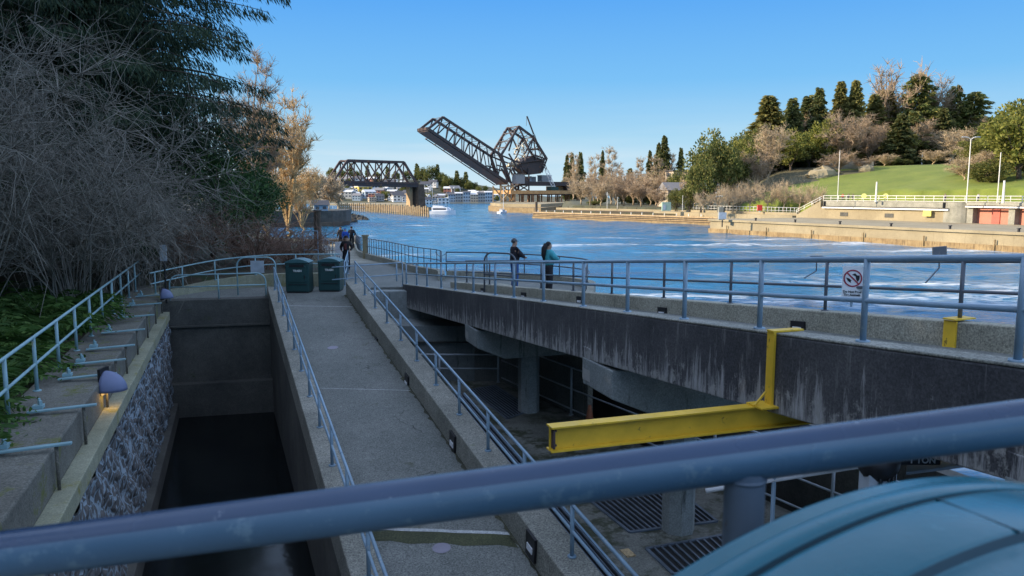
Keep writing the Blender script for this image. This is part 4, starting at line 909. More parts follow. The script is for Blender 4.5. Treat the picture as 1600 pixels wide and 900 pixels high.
mb = MB(); ys = [-40 + 2.0 * i for i in range(64)] + [90 + 10 * i for i in range(32)]; ds = [0.02, .6, 1.2, 2, 3, 4.5, 6, 8, 10, 13, 16, 20, 25, 30, 36, 44, 54, 66, 80, 110, 160]
for Y in ys:
    for d in [-0.0] + ds: 
        X = shore_x(Y) - d; mb.v.append((X, Y, -1.0 if d == 0 else land_z(X, Y)))
n = len(ds) + 1
for i in range(len(ys) - 1):
    for j in range(n - 1): a = i * n + j; mb.f.append((a, a + 1, a + n + 1, a + n)); mb.m.append(0)
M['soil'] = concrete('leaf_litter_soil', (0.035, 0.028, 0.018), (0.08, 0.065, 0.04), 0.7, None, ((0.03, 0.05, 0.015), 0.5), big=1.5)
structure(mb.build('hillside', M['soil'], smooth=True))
def GZ(X, Y): return Vector((X, Y, land_z(X, Y) - 0.1))

# big drooping cedar whose boughs reach over the path
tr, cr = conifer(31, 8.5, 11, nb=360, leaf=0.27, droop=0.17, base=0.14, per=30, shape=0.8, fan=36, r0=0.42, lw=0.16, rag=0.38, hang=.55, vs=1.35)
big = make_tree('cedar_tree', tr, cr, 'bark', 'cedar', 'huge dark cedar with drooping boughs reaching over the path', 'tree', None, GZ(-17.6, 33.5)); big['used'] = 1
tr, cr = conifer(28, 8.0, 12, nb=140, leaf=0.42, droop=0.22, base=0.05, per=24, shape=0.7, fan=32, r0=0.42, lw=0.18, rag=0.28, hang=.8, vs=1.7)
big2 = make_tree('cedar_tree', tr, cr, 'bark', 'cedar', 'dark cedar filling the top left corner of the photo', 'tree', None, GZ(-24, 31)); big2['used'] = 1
remember()
place(big2, GZ(-20.5, 24.0), 0.95, 2.0, 'dark cedar rising behind the tangle of bare shrubs')
place(big2, GZ(-19.8, 37.0), 0.52, 2.5, 'short dark cedar tucked under the boughs of the huge one')
place(big2, GZ(-29.5, 37.0), 1.15, 1.0, 'tall dark cedar behind, between the two nearer cedars')
place(big2, GZ(-30.5, 27.0), 1.2, 3.0, 'dark cedar highest up the slope at the left')
place(big2, GZ(-22.5, 40.5), 0.8, 4.0, 'smaller dark cedar standing behind the huge drooping one')
# firs up the wooded slope (they throw the shade the whole foreground lies in)
tr, cr = conifer(24, 5.6, 21, nb=85, leaf=0.9, droop=0.2, base=0.06, per=9, fan=7, r0=0.4, lw=0.4)
fir = make_tree('fir_tree', tr, cr, 'bark', 'fir', 'dark fir on the wooded slope behind the cedars', 'tree', 'dark firs on the wooded slope', (0, 0, 0))
remember()
rnd = random.Random(5)
for i in range(8):
    for j in range(7):
        X = -30 - j * 7.0 + rnd.uniform(-2, 2); Y = -22 + i * 10.0 + rnd.uniform(-3, 3) + j * 1.2
        if Y > 53: continue
        place(fir, GZ(X, Y), rnd.uniform(.85, 1.1), rnd.uniform(0, 6), 'dark fir on the wooded slope behind the cedars', 'dark firs on the wooded slope')
for X, Y in ((-14, 2), (-17, -8), (-9, -14), (-22, 12), (-25, 4), (-27, -4)):
    place(fir, GZ(X, Y), 1.0, rnd.uniform(0, 6), 'dark fir on the wooded slope behind the cedars', 'dark firs on the wooded slope')
# tangles of bare shrubs
tr, tw = bush(8.0, 5.2, 31, stems=55, rt=0.0115, twigs=3600)
b1 = make_tree('bare_shrub', None, None, 'twig', 'twig', 'grey tangled bare shrub at the left edge above the ferns', 'shrub', None, (0, 0, 0)); tr.build('stems', M['twig'], b1, smooth=True); tw.build('twigs', M['twig'], b1); 
remember(); place(b1, GZ(-15.6, 20.6), 1.0, 0.0, 'grey tangled bare shrub at the left edge above the ferns')
place(b1, GZ(-14.6, 25.3), 0.92, 2.2, 'tallest bare shrub tangle in front of the dark cedars')
place(b1, GZ(-14.9, 30.2), 0.66, 4.1, 'bare arching shrub behind the fence end')
place(b1, GZ(-18.5, 22.6), 1.1, 5.3, 'bare shrub tangle high up the slope at the left')
tr, tw = bush(2.8, 2.6, 33, stems=80, rt=0.012, twigs=900)
b2 = make_tree('bare_shrub', None, None, 'twig', 'twig', 'low', 'shrub'); tr.build('stems', M['twig_red'], b2); tw.build('twigs', M['twig_red'], b2)
remember(); place(b2, GZ(-11.6, 34.6), 1.0, 0, 'low reddish-brown shrub behind the left litter bin')
place(b2, GZ(-10.9, 38.6), 0.8, 2, 'low reddish-brown shrub between bins and small gate frame')
place(b2, GZ(-14.2, 32.6), 0.9, 4, 'low brown twiggy shrub above the curved wall')
# evergreen shrubs by the path
tr, cr = leafy(5.4, 2.9, 41, clumps=46, per=150, leaf=0.16, base=0.05, cl=0.26, r0=.12)
e1 = make_tree('evergreen_shrub', tr, cr, 'bark', 'shrub', 'x', 'shrub'); remember()
place(e1, GZ(-13.9, 35.5), 1.25, 0, 'rounded evergreen shrub under the cedar beside the path')
place(e1, GZ(-15.2, 42.0), 1.05, 2, 'tall evergreen shrub behind the small gate frame')
place(e1, GZ(-16.6, 48), 0.95, 4, 'bright green shrub farther along the path')
place(e1, GZ(-19.8, 57), 1.2, 1, 'evergreen shrub standing at the far end of the path')
place(e1, GZ(-16.4, 35.0), 1.5, 5, 'broad evergreen shrub in the cedar shade')
# ferns
def fern(seed):
    rnd = random.Random(seed); mb = MB()
    for i in range(17):
        a = rnd.uniform(0, 6.28); L = rnd.uniform(.8, 1.35); dh = Vector((math.cos(a), math.sin(a), 0)); sd_ = dh.cross(Vector((0, 0, 1))); n = 14; hh = rnd.uniform(.5, .95)
        for k in range(1, n + 1):
            u = k / n; p = dh * L * u + Vector((0, 0, hh * (2.1 * u - 1.5 * u * u)))
            w_ = .30 * math.sin(math.pi * min(1, u * .9 + .1)) + .03
            for sg in (-1, 1): spray(mb, p, sd_ * sg + dh * .45 + Vector((0, 0, -.25)), w_, .062, rnd)
    return mb
ft = thing('fern', 'bright green sword fern on the bank behind the turquoise fence', 'fern', (0, 0, 0), 'ferns behind the turquoise fence'); fern(3).build('fronds', M['fern'], ft); remember()
ordw = ['first', 'second', 'third', 'fourth', 'fifth', 'sixth', 'seventh', 'eighth', 'ninth', 'tenth']
for i in range(9):
    for j, (d, wn) in enumerate(((.45, 'right against'), (1.25, 'just behind'), (2.1, 'a step behind'), (3.0, 'well behind'), (4.0, 'high on the bank behind'))):
        Y = 10.3 + 1.7 * i + rnd.uniform(-.5, .5); X = shore_x(Y) - d - rnd.uniform(0, .5)
        place(ft, GZ(X, Y) + Vector((0, 0, .05)), rnd.uniform(.85, 1.3), rnd.uniform(0, 6), 'green sword fern %s the %s fence post from the left' % (wn, ordw[i]), 'ferns behind the turquoise fence')
# rail-fence gate frame and post by the path
c = pz(486, 402, 5.2); t = thing('gate_frame', 'pale square pipe frame among shrubs left of the path', 'frame', (-10.3, 38.5, 5.2))
f0 = at(474, 361, 38.5); f1 = at(496, 361, 38.5)
for a, b in (((f0.x, 38.5, 5.3), (f0.x, 38.5, f0.z)), ((f0.x, 38.5, f0.z), (f1.x, 38.5, f0.z)), ((f1.x, 38.5, f0.z), (f1.x, 38.5, 5.3)), ((f0.x, 38.5, 6.2), (f1.x, 38.5, 6.2))): MB().tube([a, b], 0.03, 6).build('bar', M['rail'], t)
c = at(496, 352, 50); t = thing('utility_post', 'dark thick post standing by the left edge of the path', 'post', (c.x, 50, 4.9)); MB().cyl((c.x, 50, 4.5), (c.x, 50, at(496, 330, 50).z), 0.28, 0.22, 10).build('shaft', M['timber_dark'], t); MB().cyl((c.x, 50, at(496, 330, 50).z), (c.x, 50, at(496, 328, 50).z), 0.3, n=10).build('cap', M['conc_dark'], t)
c = at(530, 389, 39.5); t = thing('notice_board', 'upright white board on the railing beside the man in black', 'board', c); MB().box(c, (0.42, 0.04, 0.74)).build('panel', M['white'], t); MB().cyl((c.x, c.y + .05, 5.2), (c.x, c.y + .05, c.z), 0.03).build('post', M['rail'], t)

# sunlit bare trees beyond the shade
def seg_tree(label, px, Y, ytop, rad_px, seed, mat, z0, upw=.7, twigs=2200, rt=.02, main=9, base=.12, r0=None, group=None):
    x0 = at(px, 303, Y).x; h = at(px, ytop, Y).z - z0; rad = rad_px * Y / 1200
    tr, tw = bare(h, rad, seed, twigs=twigs, r0=r0 or h * .016, rt=rt, base=base, upw=upw, main=main)
    t = thing('bare_tree', label, 'tree', (0, 0, 0), group); tr.build('trunk', M[mat], t, smooth=True); tw.build('twigs', M[mat], t); t.location = (x0, Y, z0); return t
seg_tree('tall bare reddish tree above the drooping cedar bough', 392, 78, 86, 66, 51, 'twig_pink', 4.4, twigs=5500, rt=.022, main=14, base=.15)
seg_tree('tall golden bare tree rising right of the cedar', 448, 92, 172, 58, 52, 'twig_gold', 3.9, twigs=6500, rt=.027, main=18, base=.06, upw=.9)
seg_tree('golden bare tree with many upright stems beside the cedar', 415, 84, 200, 56, 53, 'twig_gold', 4.0, twigs=5500, rt=.026, main=16, base=.06, upw=.9)
seg_tree('small pale bare tree at the end of the shaded path', 470, 100, 246, 42, 56, 'twig_gold', 3.8, twigs=3000, rt=.02, main=10, base=.1)
seg_tree('rounded tan bare tree before the left end of the truss bridge', 512, 235, 262, 26, 54, 'twig_tan', 4, twigs=3000, rt=.06, upw=.5)
seg_tree('tan bare tree behind the small waterside cottage', 486, 222, 258, 26, 55, 'twig_tan', 4, twigs=3000, rt=.06, upw=.5)
seg_tree('low tan bare tree at the left, beyond the golden trees', 462, 205, 272, 22, 57, 'twig_tan', 4, twigs=2000, rt=.06, upw=.5)
seg_tree('bare tan tree nearest the water by the timber fender', 528, 255, 272, 17, 58, 'twig_tan', 3, twigs=1600, rt=.06, upw=.5)
# seawall, cottage, rocks
t = thing('seawall', 'dark shaded seawall jutting into the river on the left', 'wall', (-52, 215, 0))
MB().prism([(-90, 196), (-49.5, 213), (-47.5, 221), (-50, 240), (-95, 240)], -1, 4.3).build('wall', M['conc_dark'], t); MB().prism([(-90, 194), (-49, 211), (-46.5, 221), (-50, 213.2), (-90, 196.3)], -1, 1.2).build('footing', M['timber_dark'], t)
M['rock'] = concrete('dark_wet_rock', (0.02, 0.02, 0.018), (0.07, 0.065, 0.055), .5)
rnd = random.Random(8)
for i, (x, y, s_) in enumerate(((552, 342, 2.6), (560, 342, 2.2), (567, 342.5, 1.6), (573, 343, 1.0), (548, 346, 2.0))):
    p = pz(x, y + 1.5, 0); mb = MB(); mb.ball((0, 0, 0), (s_ * 1.3, s_, s_ * .8), 8, 6); mb.v = [(a * rnd.uniform(.75, 1.2) + p.x, b * rnd.uniform(.75, 1.2) + p.y, c * rnd.uniform(.7, 1.2) + p.z) for a, b, c in mb.v]
    tag(mb.build('rock', M['rock']), ['largest dark rock at the foot of the seawall', 'second dark rock out from the seawall', 'third dark rock out from the seawall corner', 'outermost small dark rock beyond the seawall', 'low dark rock touching the seawall front'][i], 'rock', 'rocks off the seawall')
def house(loc, w_, d_, h_, rz, wm, rm, label, group=None, roof=0.35, wins=3, floors=2, name='house'):
    t = thing(name, label, 'house' if name == 'house' else 'building', (0, 0, 0), group)
    MB().box((0, 0, h_ / 2 - 1), (w_, d_, h_ + 2)).build('wall', M[wm], t)
    mb = MB(); rh = w_ * roof; o = .5
    if roof > 0.05: mb.add([(-w_/2-o, -d_/2-o, h_), (w_/2+o, -d_/2-o, h_), (w_/2+o, d_/2+o, h_), (-w_/2-o, d_/2+o, h_), (-w_/2-o, 0, h_ + rh), (w_/2+o, 0, h_ + rh)], [(0, 1, 5, 4), (2, 3, 4, 5), (0, 4, 3), (1, 2, 5), (3, 2, 1, 0)])
    else: mb.box((0, 0, h_ + .25), (w_ + .8, d_ + .8, .5))
    mb.build('roof', M[rm], t)
    for f in range(floors):
        for i in range(wins):
            MB().box((-w_/2 + w_ * (i + .5) / wins, -d_/2 - .03, h_ * (f + .55) / floors), (w_ / wins * .5, .08, h_ / floors * .45)).build('window', M['glass'], t)
            if i == 0: MB().box((-w_/2 - .03, 0, h_ * (f + .55) / floors), (.08, d_ * .4, h_ / floors * .45)).build('window', M['glass'], t)
    t.location = loc; t.rotation_euler = (0, 0, rz); return t
M['glass'] = plain('window_glass', (0.03, 0.04, 0.06), 0.08)
for k, c in dict(hw=(.72, .70, .66), hb=(.30, .38, .45), hy=(.75, .52, .12), ht=(.48, .40, .30), hg=(.26, .28, .29), hr=(.33, .14, .10), rd=(.07, .07, .08), rg=(.22, .21, .21), rr=(.22, .11, .08), rw=(.60, .60, .60)).items(): M[k] = plain('house_' + k, c, .7, var=.12)
c = at(497, 326, 212); house((c.x, 214, 4.2), 3.8, 4, 1.7, .4, 'hb', 'rd', 'small blue-grey cottage on top of the dark seawall', floors=1, wins=2)
# ================================================================== BRIDGES
BD = Vector((.85, .53, 0)).normalized(); BN = Vector((-BD.y, BD.x, 0)); B0 = Vector((-94.5, 409, 0))
def BP(px, py, off=0.0):
    r = ray(px, py); k = (B0 - CAM).dot(BN) / r.dot(BN); return CAM + r * k + BN * off
WB = 11.0
def bars(pairs, off, w_, mb=None):
    mb = mb or MB()
    for a, b in pairs: mb.beam(BP(*a, off), BP(*b, off), w_, w_)
    return mb
t = thing('truss_bridge', 'fixed rusty truss span of the railway bridge, left of the channel', 'bridge', BP(521, 284))
nb_ = 6; bot = [(521 + 130 * i / nb_, 283.5 + 3.2 * i / nb_) for i in range(nb_ + 1)]; top = [None] + [(543 + 88 * (i - 1) / 4, 250.5 + 2.8 * (i - 1) / 4) for i in range(1, nb_)] + [None]
for off, nm in ((0, 'near_truss'), (WB, 'far_truss')):
    main = [(bot[0], top[1]), (top[5], bot[6]), (top[1], top[5])]; sec = []
    for i in range(1, 6): sec.append((bot[i], top[i]))
    for i in range(1, 5):
        sec.append((top[i], bot[i + 1]) if i < 3 else (bot[i], top[i + 1]))
    sec += [(top[2], bot[1])] if off else [(bot[3], top[4])] ; sec += [(top[3], bot[4])]
    mb = bars(main, off, 1.15); bars(sec, off, .6, mb); bars([(bot[0], bot[6])], off, 1.0, mb); mb.build('truss', M['steel_rust'], t)
mb = MB(); a = BP(519, 285.6); b = BP(654, 289); a2 = a + BN * WB; b2 = b + BN * WB
for p, q in ((a, b), (a2, b2)): mb.beam(p, q, .6, 2.6)
mb.beam((a + a2) / 2 + Vector((0, 0, -.3)), (b + b2) / 2 + Vector((0, 0, -.3)), WB - 1, 1.2); mb.build('deck', M['steel_dark'], t)
mb = MB()
for i in range(1, 6): mb.beam(BP(*top[i]), BP(*top[i], WB), .5, .5)
for i in range(1, 5): mb.beam(BP(*top[i]), BP(*top[i + 1], WB), .25, .25); mb.beam(BP(*top[i], WB), BP(*top[i + 1]), .25, .25)
mb.build('top_bracing', M['steel_rust'], t)
a3 = BP(519, 287); MB().beam(a3 + BN * WB / 2, a3 + BN * WB / 2 - BD * 90, WB - 1, 3).build('approach_deck', M['steel_dark'], t)
# pier
M['pier_tan'] = concrete('weathered_pier', (.36, .24, .13), (.50, .36, .21), .4, ((.14, .10, .07), .55), big=.1)
t = thing('bridge_pier', 'tall tapered pier between the fixed span and the open channel', 'pier', BP(652, 320))
c = BP(654, 300); zb = c.z
def pr_box(cc, l, w2, z0, z1, tp=1.0):
    v = []
    for z, k in ((z0, tp), (z1, 1.0)):
        for sx, sy in ((-1, -1), (1, -1), (1, 1), (-1, 1)): p = Vector((cc.x, cc.y, 0)) + BD * (sx * l / 2 * k) + BN * (sy * w2 / 2 * k); v.append((p.x, p.y, z))
    return v, [(3, 2, 1, 0), (4, 5, 6, 7), (0, 1, 5, 4), (1, 2, 6, 5), (2, 3, 7, 6), (3, 0, 4, 7)]
cc = BP(655, 300) + BN * WB / 2
ztop = BP(652, 288).z
MB().add(*pr_box(cc + BD * 1.0, 3.6, WB + 1, .8, ztop, 1.2)).build('shaft', M['timber_dark'], t); MB().add(*pr_box(cc - BD * 3.6, 1.6, 5, .8, ztop, 1.0)).build('fender_post', M['pier_tan'], t)  # dark shaft tone paints in the shade of the face turned from the sun
MB().add(*pr_box(cc - BD * 1, 18, WB + 9, -1, 1.4, 1.05)).build('footing', M['tan_low'], t)
# raised leaf
t = thing('bascule_bridge', 'raised bascule leaf of the railway bridge with counterweight tower', 'bridge', BP(800, 290))
T0_, T8 = (691.9, 183), (782.9, 242.5); Bt0, Bt8 = (668.8, 201.5), (793, 285.5)
n = 9; TT = [(T0_[0] + (T8[0] - T0_[0]) * i / (n - 1), T0_[1] + (T8[1] - T0_[1]) * i / (n - 1)) for i in range(n)]
BB = [(Bt0[0] + (Bt8[0] - Bt0[0]) * i / n, Bt0[1] + (Bt8[1] - Bt0[1]) * i / n) for i in range(n + 1)]
WL = 12.5
for off in (0, WL):
    mb = bars([(BB[0], TT[0]), (TT[0], TT[-1]), (TT[-1], BB[-1])], off, 1.25); bars([(BB[0], BB[-1])], off, 1.5, mb)
    sec = []
    for i in range(n):
        sec.append((TT[i], BB[i + 1])); 
        if i % 2 == 1: sec.append((TT[i], BB[i]))
        else: sec.append((BB[i + 1], TT[min(i + 1, n - 1)]))
    bars(sec, off, .62, mb); mb.build('leaf_truss', M['steel_dark'], t)
mb = MB(); v = [BP(*BB[0]), BP(*BB[-1]), BP(*BB[-1], WL), BP(*BB[0], WL)]; dn = Vector((0, 0, -1.2)); mb.add(v + [p + dn for p in v], [(0, 1, 2, 3), (7, 6, 5, 4), (0, 4, 5, 1), (1, 5, 6, 2), (2, 6, 7, 3), (3, 7, 4, 0)])
mb.build('leaf_deck', M['steel_dark'], t)
mb = MB(); mb.beam(BP(*BB[1], WL + 2.6) + dn, BP(*BB[-1], WL + 2.6) + dn, .5, .5)
for i in range(1, n + 1): mb.beam(BP(*BB[i], WL) + dn, BP(*BB[i], WL + 2.7) + dn, .35, .35)
mb.build('side_walkway', M['steel_dark'], t)
mb = MB()
for i in range(n): mb.beam(BP(*TT[i]), BP(*TT[i], WL), .3, .3)
for i in range(n - 1): mb.beam(BP(*TT[i]), BP(*TT[i + 1], WL), .16, .16); mb.beam(BP(*TT[i], WL), BP(*TT[i + 1]), .16, .16); 
mb.build('top_bracing', M['steel_dark'], t)
mb = MB()
for k in range(9): q = BP(*BB[0], WL * k / 8); mb.box(q + Vector((-.3, 0, .2)), (1.3, .9, 1.6), rz=k)
mb.build('tip_fittings', M['steel_rust'], t)
A_ = (810.3, 197.4); C1 = (833.4, 214.8); C2 = (854.4, 248.7); C3 = (846.5, 269.5); C4 = (829, 271.5); C5 = (816, 262.5); G_ = (811, 254); HN = (798, 286)
for off in (0, WL):
    mb = bars([(A_, TT[-1]), (A_, C1), (C1, C2), (TT[-1], HN)], off, 1.2)
    bars([(C2, C3), (TT[-1], G_), (A_, (827.6, 235)), ((827.6, 235), (820, 252)), (G_, C2), (C1, (820, 240)), (C1, (838, 250)), (C1, (828, 236)), (C2, (832, 242)), ((795, 240), (808, 262)), ((805, 203), (795, 236)), (TT[-1], (800, 250)), ((800, 250), (795, 275)), ((777, 258), (800, 266))], off, .75, mb)
    mb.build('tower_truss', M['steel_dark'], t)
mb = MB()
for q in (A_, C1, ((A_[0] + TT[-1][0]) / 2, (A_[1] + TT[-1][1]) / 2), ((C1[0] + C2[0]) / 2, (C1[1] + C2[1]) / 2), C2, (803, 207), (790, 230), (845, 233)): mb.beam(BP(*q), BP(*q, WL), .55, .55)
for a, b in ((A_, TT[-1]), (A_, C1), (C1, C2)):
    for k in range(3):
        u0, u1 = k / 3, (k + 1) / 3; q0 = (a[0] + (b[0] - a[0]) * u0, a[1] + (b[1] - a[1]) * u0); q1 = (a[0] + (b[0] - a[0]) * u1, a[1] + (b[1] - a[1]) * u1)
        mb.beam(BP(*q0), BP(*q1, WL), .28, .28); mb.beam(BP(*q0, WL), BP(*q1), .28, .28)
mb.build('tower_bracing', M['steel_dark'], t)
mb = MB(); cw_ = [(816, 252), (833, 243), (853, 250), (846.5, 271), (829, 273), (817, 263)]
v = [BP(*q, .9) for q in cw_] + [BP(*q, WL - .9) for q in cw_]; k = len(cw_); mb.add(v, [tuple(range(k - 1, -1, -1)), tuple(range(k, 2 * k))] + [(i, (i + 1) % k, k + (i + 1) % k, k + i) for i in range(k)]); mb.build('counterweight', M['steel_dark'], t)
mb = MB(); rnd = random.Random(9)
for k in range(26): q = (rnd.uniform(808, 832), rnd.uniform(222, 256)); mb.beam(BP(*q, rnd.uniform(2, 9)), BP(q[0] + rnd.uniform(-7, 7), q[1] + rnd.uniform(-9, 9), rnd.uniform(2, 9)), .55, .4)
for k in range(5): mb.beam(BP(800, 256 + k, 3 + k), BP(812, 255 + k, 3 + k), 1.4, 1.0)
mb.build('machinery', M['steel_pale'], t)
mb = MB()
for off in (0, WL):
    bars([((813, 262), (823, 284)), ((826.3, 262), (826.3, 298)), ((800, 262), (812, 284))], off, .9, mb); bars([((799, 289), (811, 298)), ((811, 289), (799, 298)), ((811, 289), (826, 298)), ((826, 289), (811, 298)), ((811, 286), (811, 298)), ((798, 284), (798, 300))], off, .6, mb)
    mb.build('tower_leg', M['steel_dark'], t); mb = MB()
def bbox(mb, x0, y0, x1, y1, o0, o1):
    v = [BP(x0, y1, o0), BP(x1, y1, o0), BP(x1, y1, o1), BP(x0, y1, o1), BP(x0, y0, o0), BP(x1, y0, o0), BP(x1, y0, o1), BP(x0, y0, o1)]
    for i in (1, 2, 3): v[i].z = v[0].z
    for i in (5, 6, 7): v[i].z = v[4].z
    return mb.add(v, [(3, 2, 1, 0), (4, 5, 6, 7), (0, 1, 5, 4), (1, 2, 6, 5), (2, 3, 7, 6), (3, 0, 4, 7)])
M['cabin'] = plain('grey_cabin_cladding', (.26, .27, .28), .6)
bbox(MB(), 800, 272, 813, 287, -5, 0).build('machine_house', M['cabin'], t); bbox(MB(), 799, 271, 814, 272, -5.5, .5).build('machine_house_roof', M['steel_dark'], t); bbox(MB(), 814, 277, 821, 287, -3, 3).build('control_box', M['steel_dark'], t)
t = thing('approach_span', 'dark girder approach of the railway bridge reaching the right bank', 'bridge', BP(860, 290))
bbox(MB(), 815, 283.5, 912, 290, 0, WL).build('girder', M['steel_dark'], t)
bbox(MB(), 886, 290, 898, 299, 0, WL).build('abutment_bracket', M['steel_dark'], t)
mb = MB(); v = [BP(866, 297.5, 4), BP(866, 291, 4), BP(884, 291, 4), BP(896, 298, 4)]; v2 = [p + BN * 5 for p in v]; mb.add(v + v2, [(0, 1, 2, 3), (7, 6, 5, 4), (0, 4, 5, 1), (1, 5, 6, 2), (2, 6, 7, 3), (3, 7, 4, 0)]); mb.build('sloped_abutment', M['pier_tan'], t)
t = thing('site_cabin', 'grey site cabin standing on the bridge approach', 'cabin', BP(858, 283, 5)); bbox(MB(), 851, 274, 866, 283.4, 3, 8).build('wall', M['cabin'], t); bbox(MB(), 850.5, 273.4, 866.5, 274, 2.8, 8.2).build('roof', M['ltgrey'], t)
t = thing('storage_container', 'grey container on the bridge deck below the counterweight', 'container', BP(837, 283, 5)); bbox(MB(), 829, 275.5, 846, 283.4, 6, 9).build('wall', M['cabin'], t); bbox(MB(), 836, 275, 839, 283, 5.9, 6).build('door', M['ltgrey'], t)
# crane
t = thing('crane', 'construction crane with long thin boom rising behind the counterweight', 'crane', BP(862, 294, 3))
def boom(a, b, w0, mat, nm, off):
    mb = MB(); A1 = BP(*a, off); B1 = BP(*b, off); s_ = Vector((w0, 0, 0)); s2 = Vector((0, 0, w0 * .4)); m_ = 10
    for sg in (-1, 1): mb.beam(A1 + s_ * sg, B1 + s_ * sg, .32, .32)
    for i in range(m_): u, u2 = i / m_, (i + 1) / m_; mb.beam(A1.lerp(B1, u) + s_ * (1 if i % 2 else -1), A1.lerp(B1, u2) - s_ * (1 if i % 2 else -1), .22, .22)
    return mb.build(nm, M[mat], t)
boom((863, 294), (851, 266), 1.0, 'white', 'lower_boom', -2); boom((851, 266), (831, 210), .45, 'steel_dark', 'middle_boom', -2); boom((831, 210), (820.5, 182), .25, 'steel_dark', 'boom_tip', -2)
bbox(MB(), 856, 292, 867, 297.5, -4, 1).build('crane_body', M['bin'], t); MB().tube([BP(820, 183, -2), BP(819.5, 197, -2)], .12, 4).build('hook_line', M['black'], t)
# timber trestle
t = thing('timber_trestle', 'rust-brown timber working platform on piles beside the bridge', 'platform', BP(845, 322, -3))
bbox(MB(), 787, 297.5, 905, 303, -8, WL).build('deck', concrete('sun_toned_deck_timber', (.42, .22, .09), (.62, .38, .17), .3, ((.22, .10, .05), .55)), t); bbox(MB(), 800, 303, 880, 304.8, -7.5, -7).build('edge_beam', M['steel_rust'], t)  # deck colour raised to paint in sun on its unlit front
M['pile'] = worn('rust_brown_pile', (.32, .13, .06), (.5, .32, .17), .5, .8, .8)
for i in range(26):
    x = 795 + i * 4.2 + (i % 3) * .4; off = -7 + (i * 5 % 17); p = BP(x, 303.5, off); tag(MB().cyl((p.x, p.y, .5), (p.x, p.y, p.z), .38 + .12 * (i % 2), n=7).build('pile', M['pile'], t))
mb = MB(); bars([((777, 290), (777, 317)), ((797, 290), (797, 317)), ((777, 292), (797, 316)), ((797, 292), (777, 316)), ((777, 291), (797, 291)), ((777, 315), (797, 315))], -4, .7, mb); bars([((777, 290), (777, 317)), ((797, 290), (797, 317)), ((777, 292), (797, 316))], 5, .7, mb)
mb.build('braced_frame', M['timber'], t)
t = thing('pier_island', 'low tan concrete pier base around the foot of the bascule bridge', 'pier', pz(790, 331, 0))
P = [pz(763, 329, 0), pz(783, 332.5, 0), pz(845, 334, 0), pz(900, 326, 0), pz(780, 322, 0)]; MB().prism([tuple(p.xy) for p in P], -1, 2.6).build('base', M['tan_low'], t)
P = [pz(766, 328.5, 0), pz(783, 331, 0), pz(845, 332, 0), pz(900, 325.5, 0), pz(781, 322.5, 0)]; MB().prism([tuple(p.xy) for p in P], 2.6, 4.0).build('upper_step', M['tan'], t)
# fender of piles left of the channel
t = thing('timber_fender', 'long timber pile fender in the river below the truss span', 'fender', pz(640, 336, 0))
F = [pz(528, 329.3, 0), pz(571, 330.6, 0), pz(620, 334.6, 0), pz(669.5, 339.0, 0)]
fs = [F[0].lerp(F[1], k / 14) for k in range(14)] + [F[1].lerp(F[2], k / 18) for k in range(18)] + [F[2].lerp(F[3], k / 16) for k in range(17)]
for k, p in enumerate(fs): MB().cyl((p.x, p.y, -.5), (p.x, p.y, 3.7 + .3 * (k * 7 % 3)), .42, n=6).build('pile', M['timber'], t)
mb = MB()
for a, b in zip(fs, fs[1:]):
    for z in (3.0, 1.6): mb.beam((a.x, a.y + .6, z), (b.x, b.y + .6, z), .3, .6)
mb.build('waler', M['timber_dark'], t)
mb = MB(); mb.beam((fs[14].x, fs[14].y + 1.1, 2.3), (fs[-1].x, fs[-1].y + 1.1, 2.3), .2, 2.6); mb.build('plank_face', M['timber_dark'], t)

# boats
def hull(L, W, H, n=12):
    mb = MB(); v = []
    for i in range(n + 1):
        u = i / n; w2 = W / 2 * (1 - max(0, (u - .55) / .45) ** 2.2) * (0.86 + .14 * min(1, u * 5)); zt = H * (1 + .35 * u * u)
        x = L * (u - .5); v += [(x, -w2, zt), (x - (.0), -w2 * .72, .0), (x, 0, -.3), (x, w2 * .72, 0), (x, w2, zt)]
    fs = [(i * 5 + j, (i + 1) * 5 + j, (i + 1) * 5 + j + 1, i * 5 + j + 1) for i in range(n) for j in range(4)] + [(i * 5 + 4, (i + 1) * 5 + 4, (i + 1) * 5, i * 5) for i in range(n)] + [(4, 3, 2, 1, 0)]
    return mb.add(v, fs)
c = pz(692, 335.5, 0)
t = thing('motor_yacht', 'white motor yacht with flybridge passing the end of the fender', 'boat', (0, 0, 0))
hull(11.5, 3.6, 1.5).build('hull', M['white'], t, smooth=False)
mb = MB(); mb.prism([(-4.6, -1.5), (2.4, -1.4), (3.6, -.7), (3.6, .7), (2.4, 1.4), (-4.6, 1.5)], 1.5, [3.2, 3.2, 2.4, 2.4, 3.2, 3.2]); mb.build('cabin', M['white'], t)
MB().prism([(-4.0, -1.55), (1.8, -1.5), (1.8, 1.5), (-4.0, 1.55)], 2.15, 2.8).build('cabin_windows', M['glass'], t)
MB().prism([(-4.2, -1.3), (.6, -1.2), (.6, 1.2), (-4.2, 1.3)], 3.25, [4.0, 3.7, 3.7, 4.0]).build('flybridge', M['white'], t)
mb = MB(); mb.box((-2.3, 0, 5.3), (3.4, 2.4, .12)); [mb.cyl((x, y, 3.6), (x, y, 5.3), .05) for x in (-3.8, -.8) for y in (-1.1, 1.1)]; mb.build('canopy', M['ltgrey'], t)
mb = MB(); mb.cyl((-3.4, 0, 5.3), (-3.4, 0, 7.4), .05); mb.cyl((2.8, 0, 1.8), (4.9, 0, 3.0), .04); [mb.cyl((x, s_ * (1.2 - max(0, x - 3) * .35), 1.9), (x, s_ * (1.2 - max(0, x - 3) * .35), 2.7), .035) for x in (2.5, 3.5, 4.5) for s_ in (-1, 1)]; mb.build('mast', M['ltgrey'], t)
t.location = c; t.rotation_euler = (0, 0, R(-12))
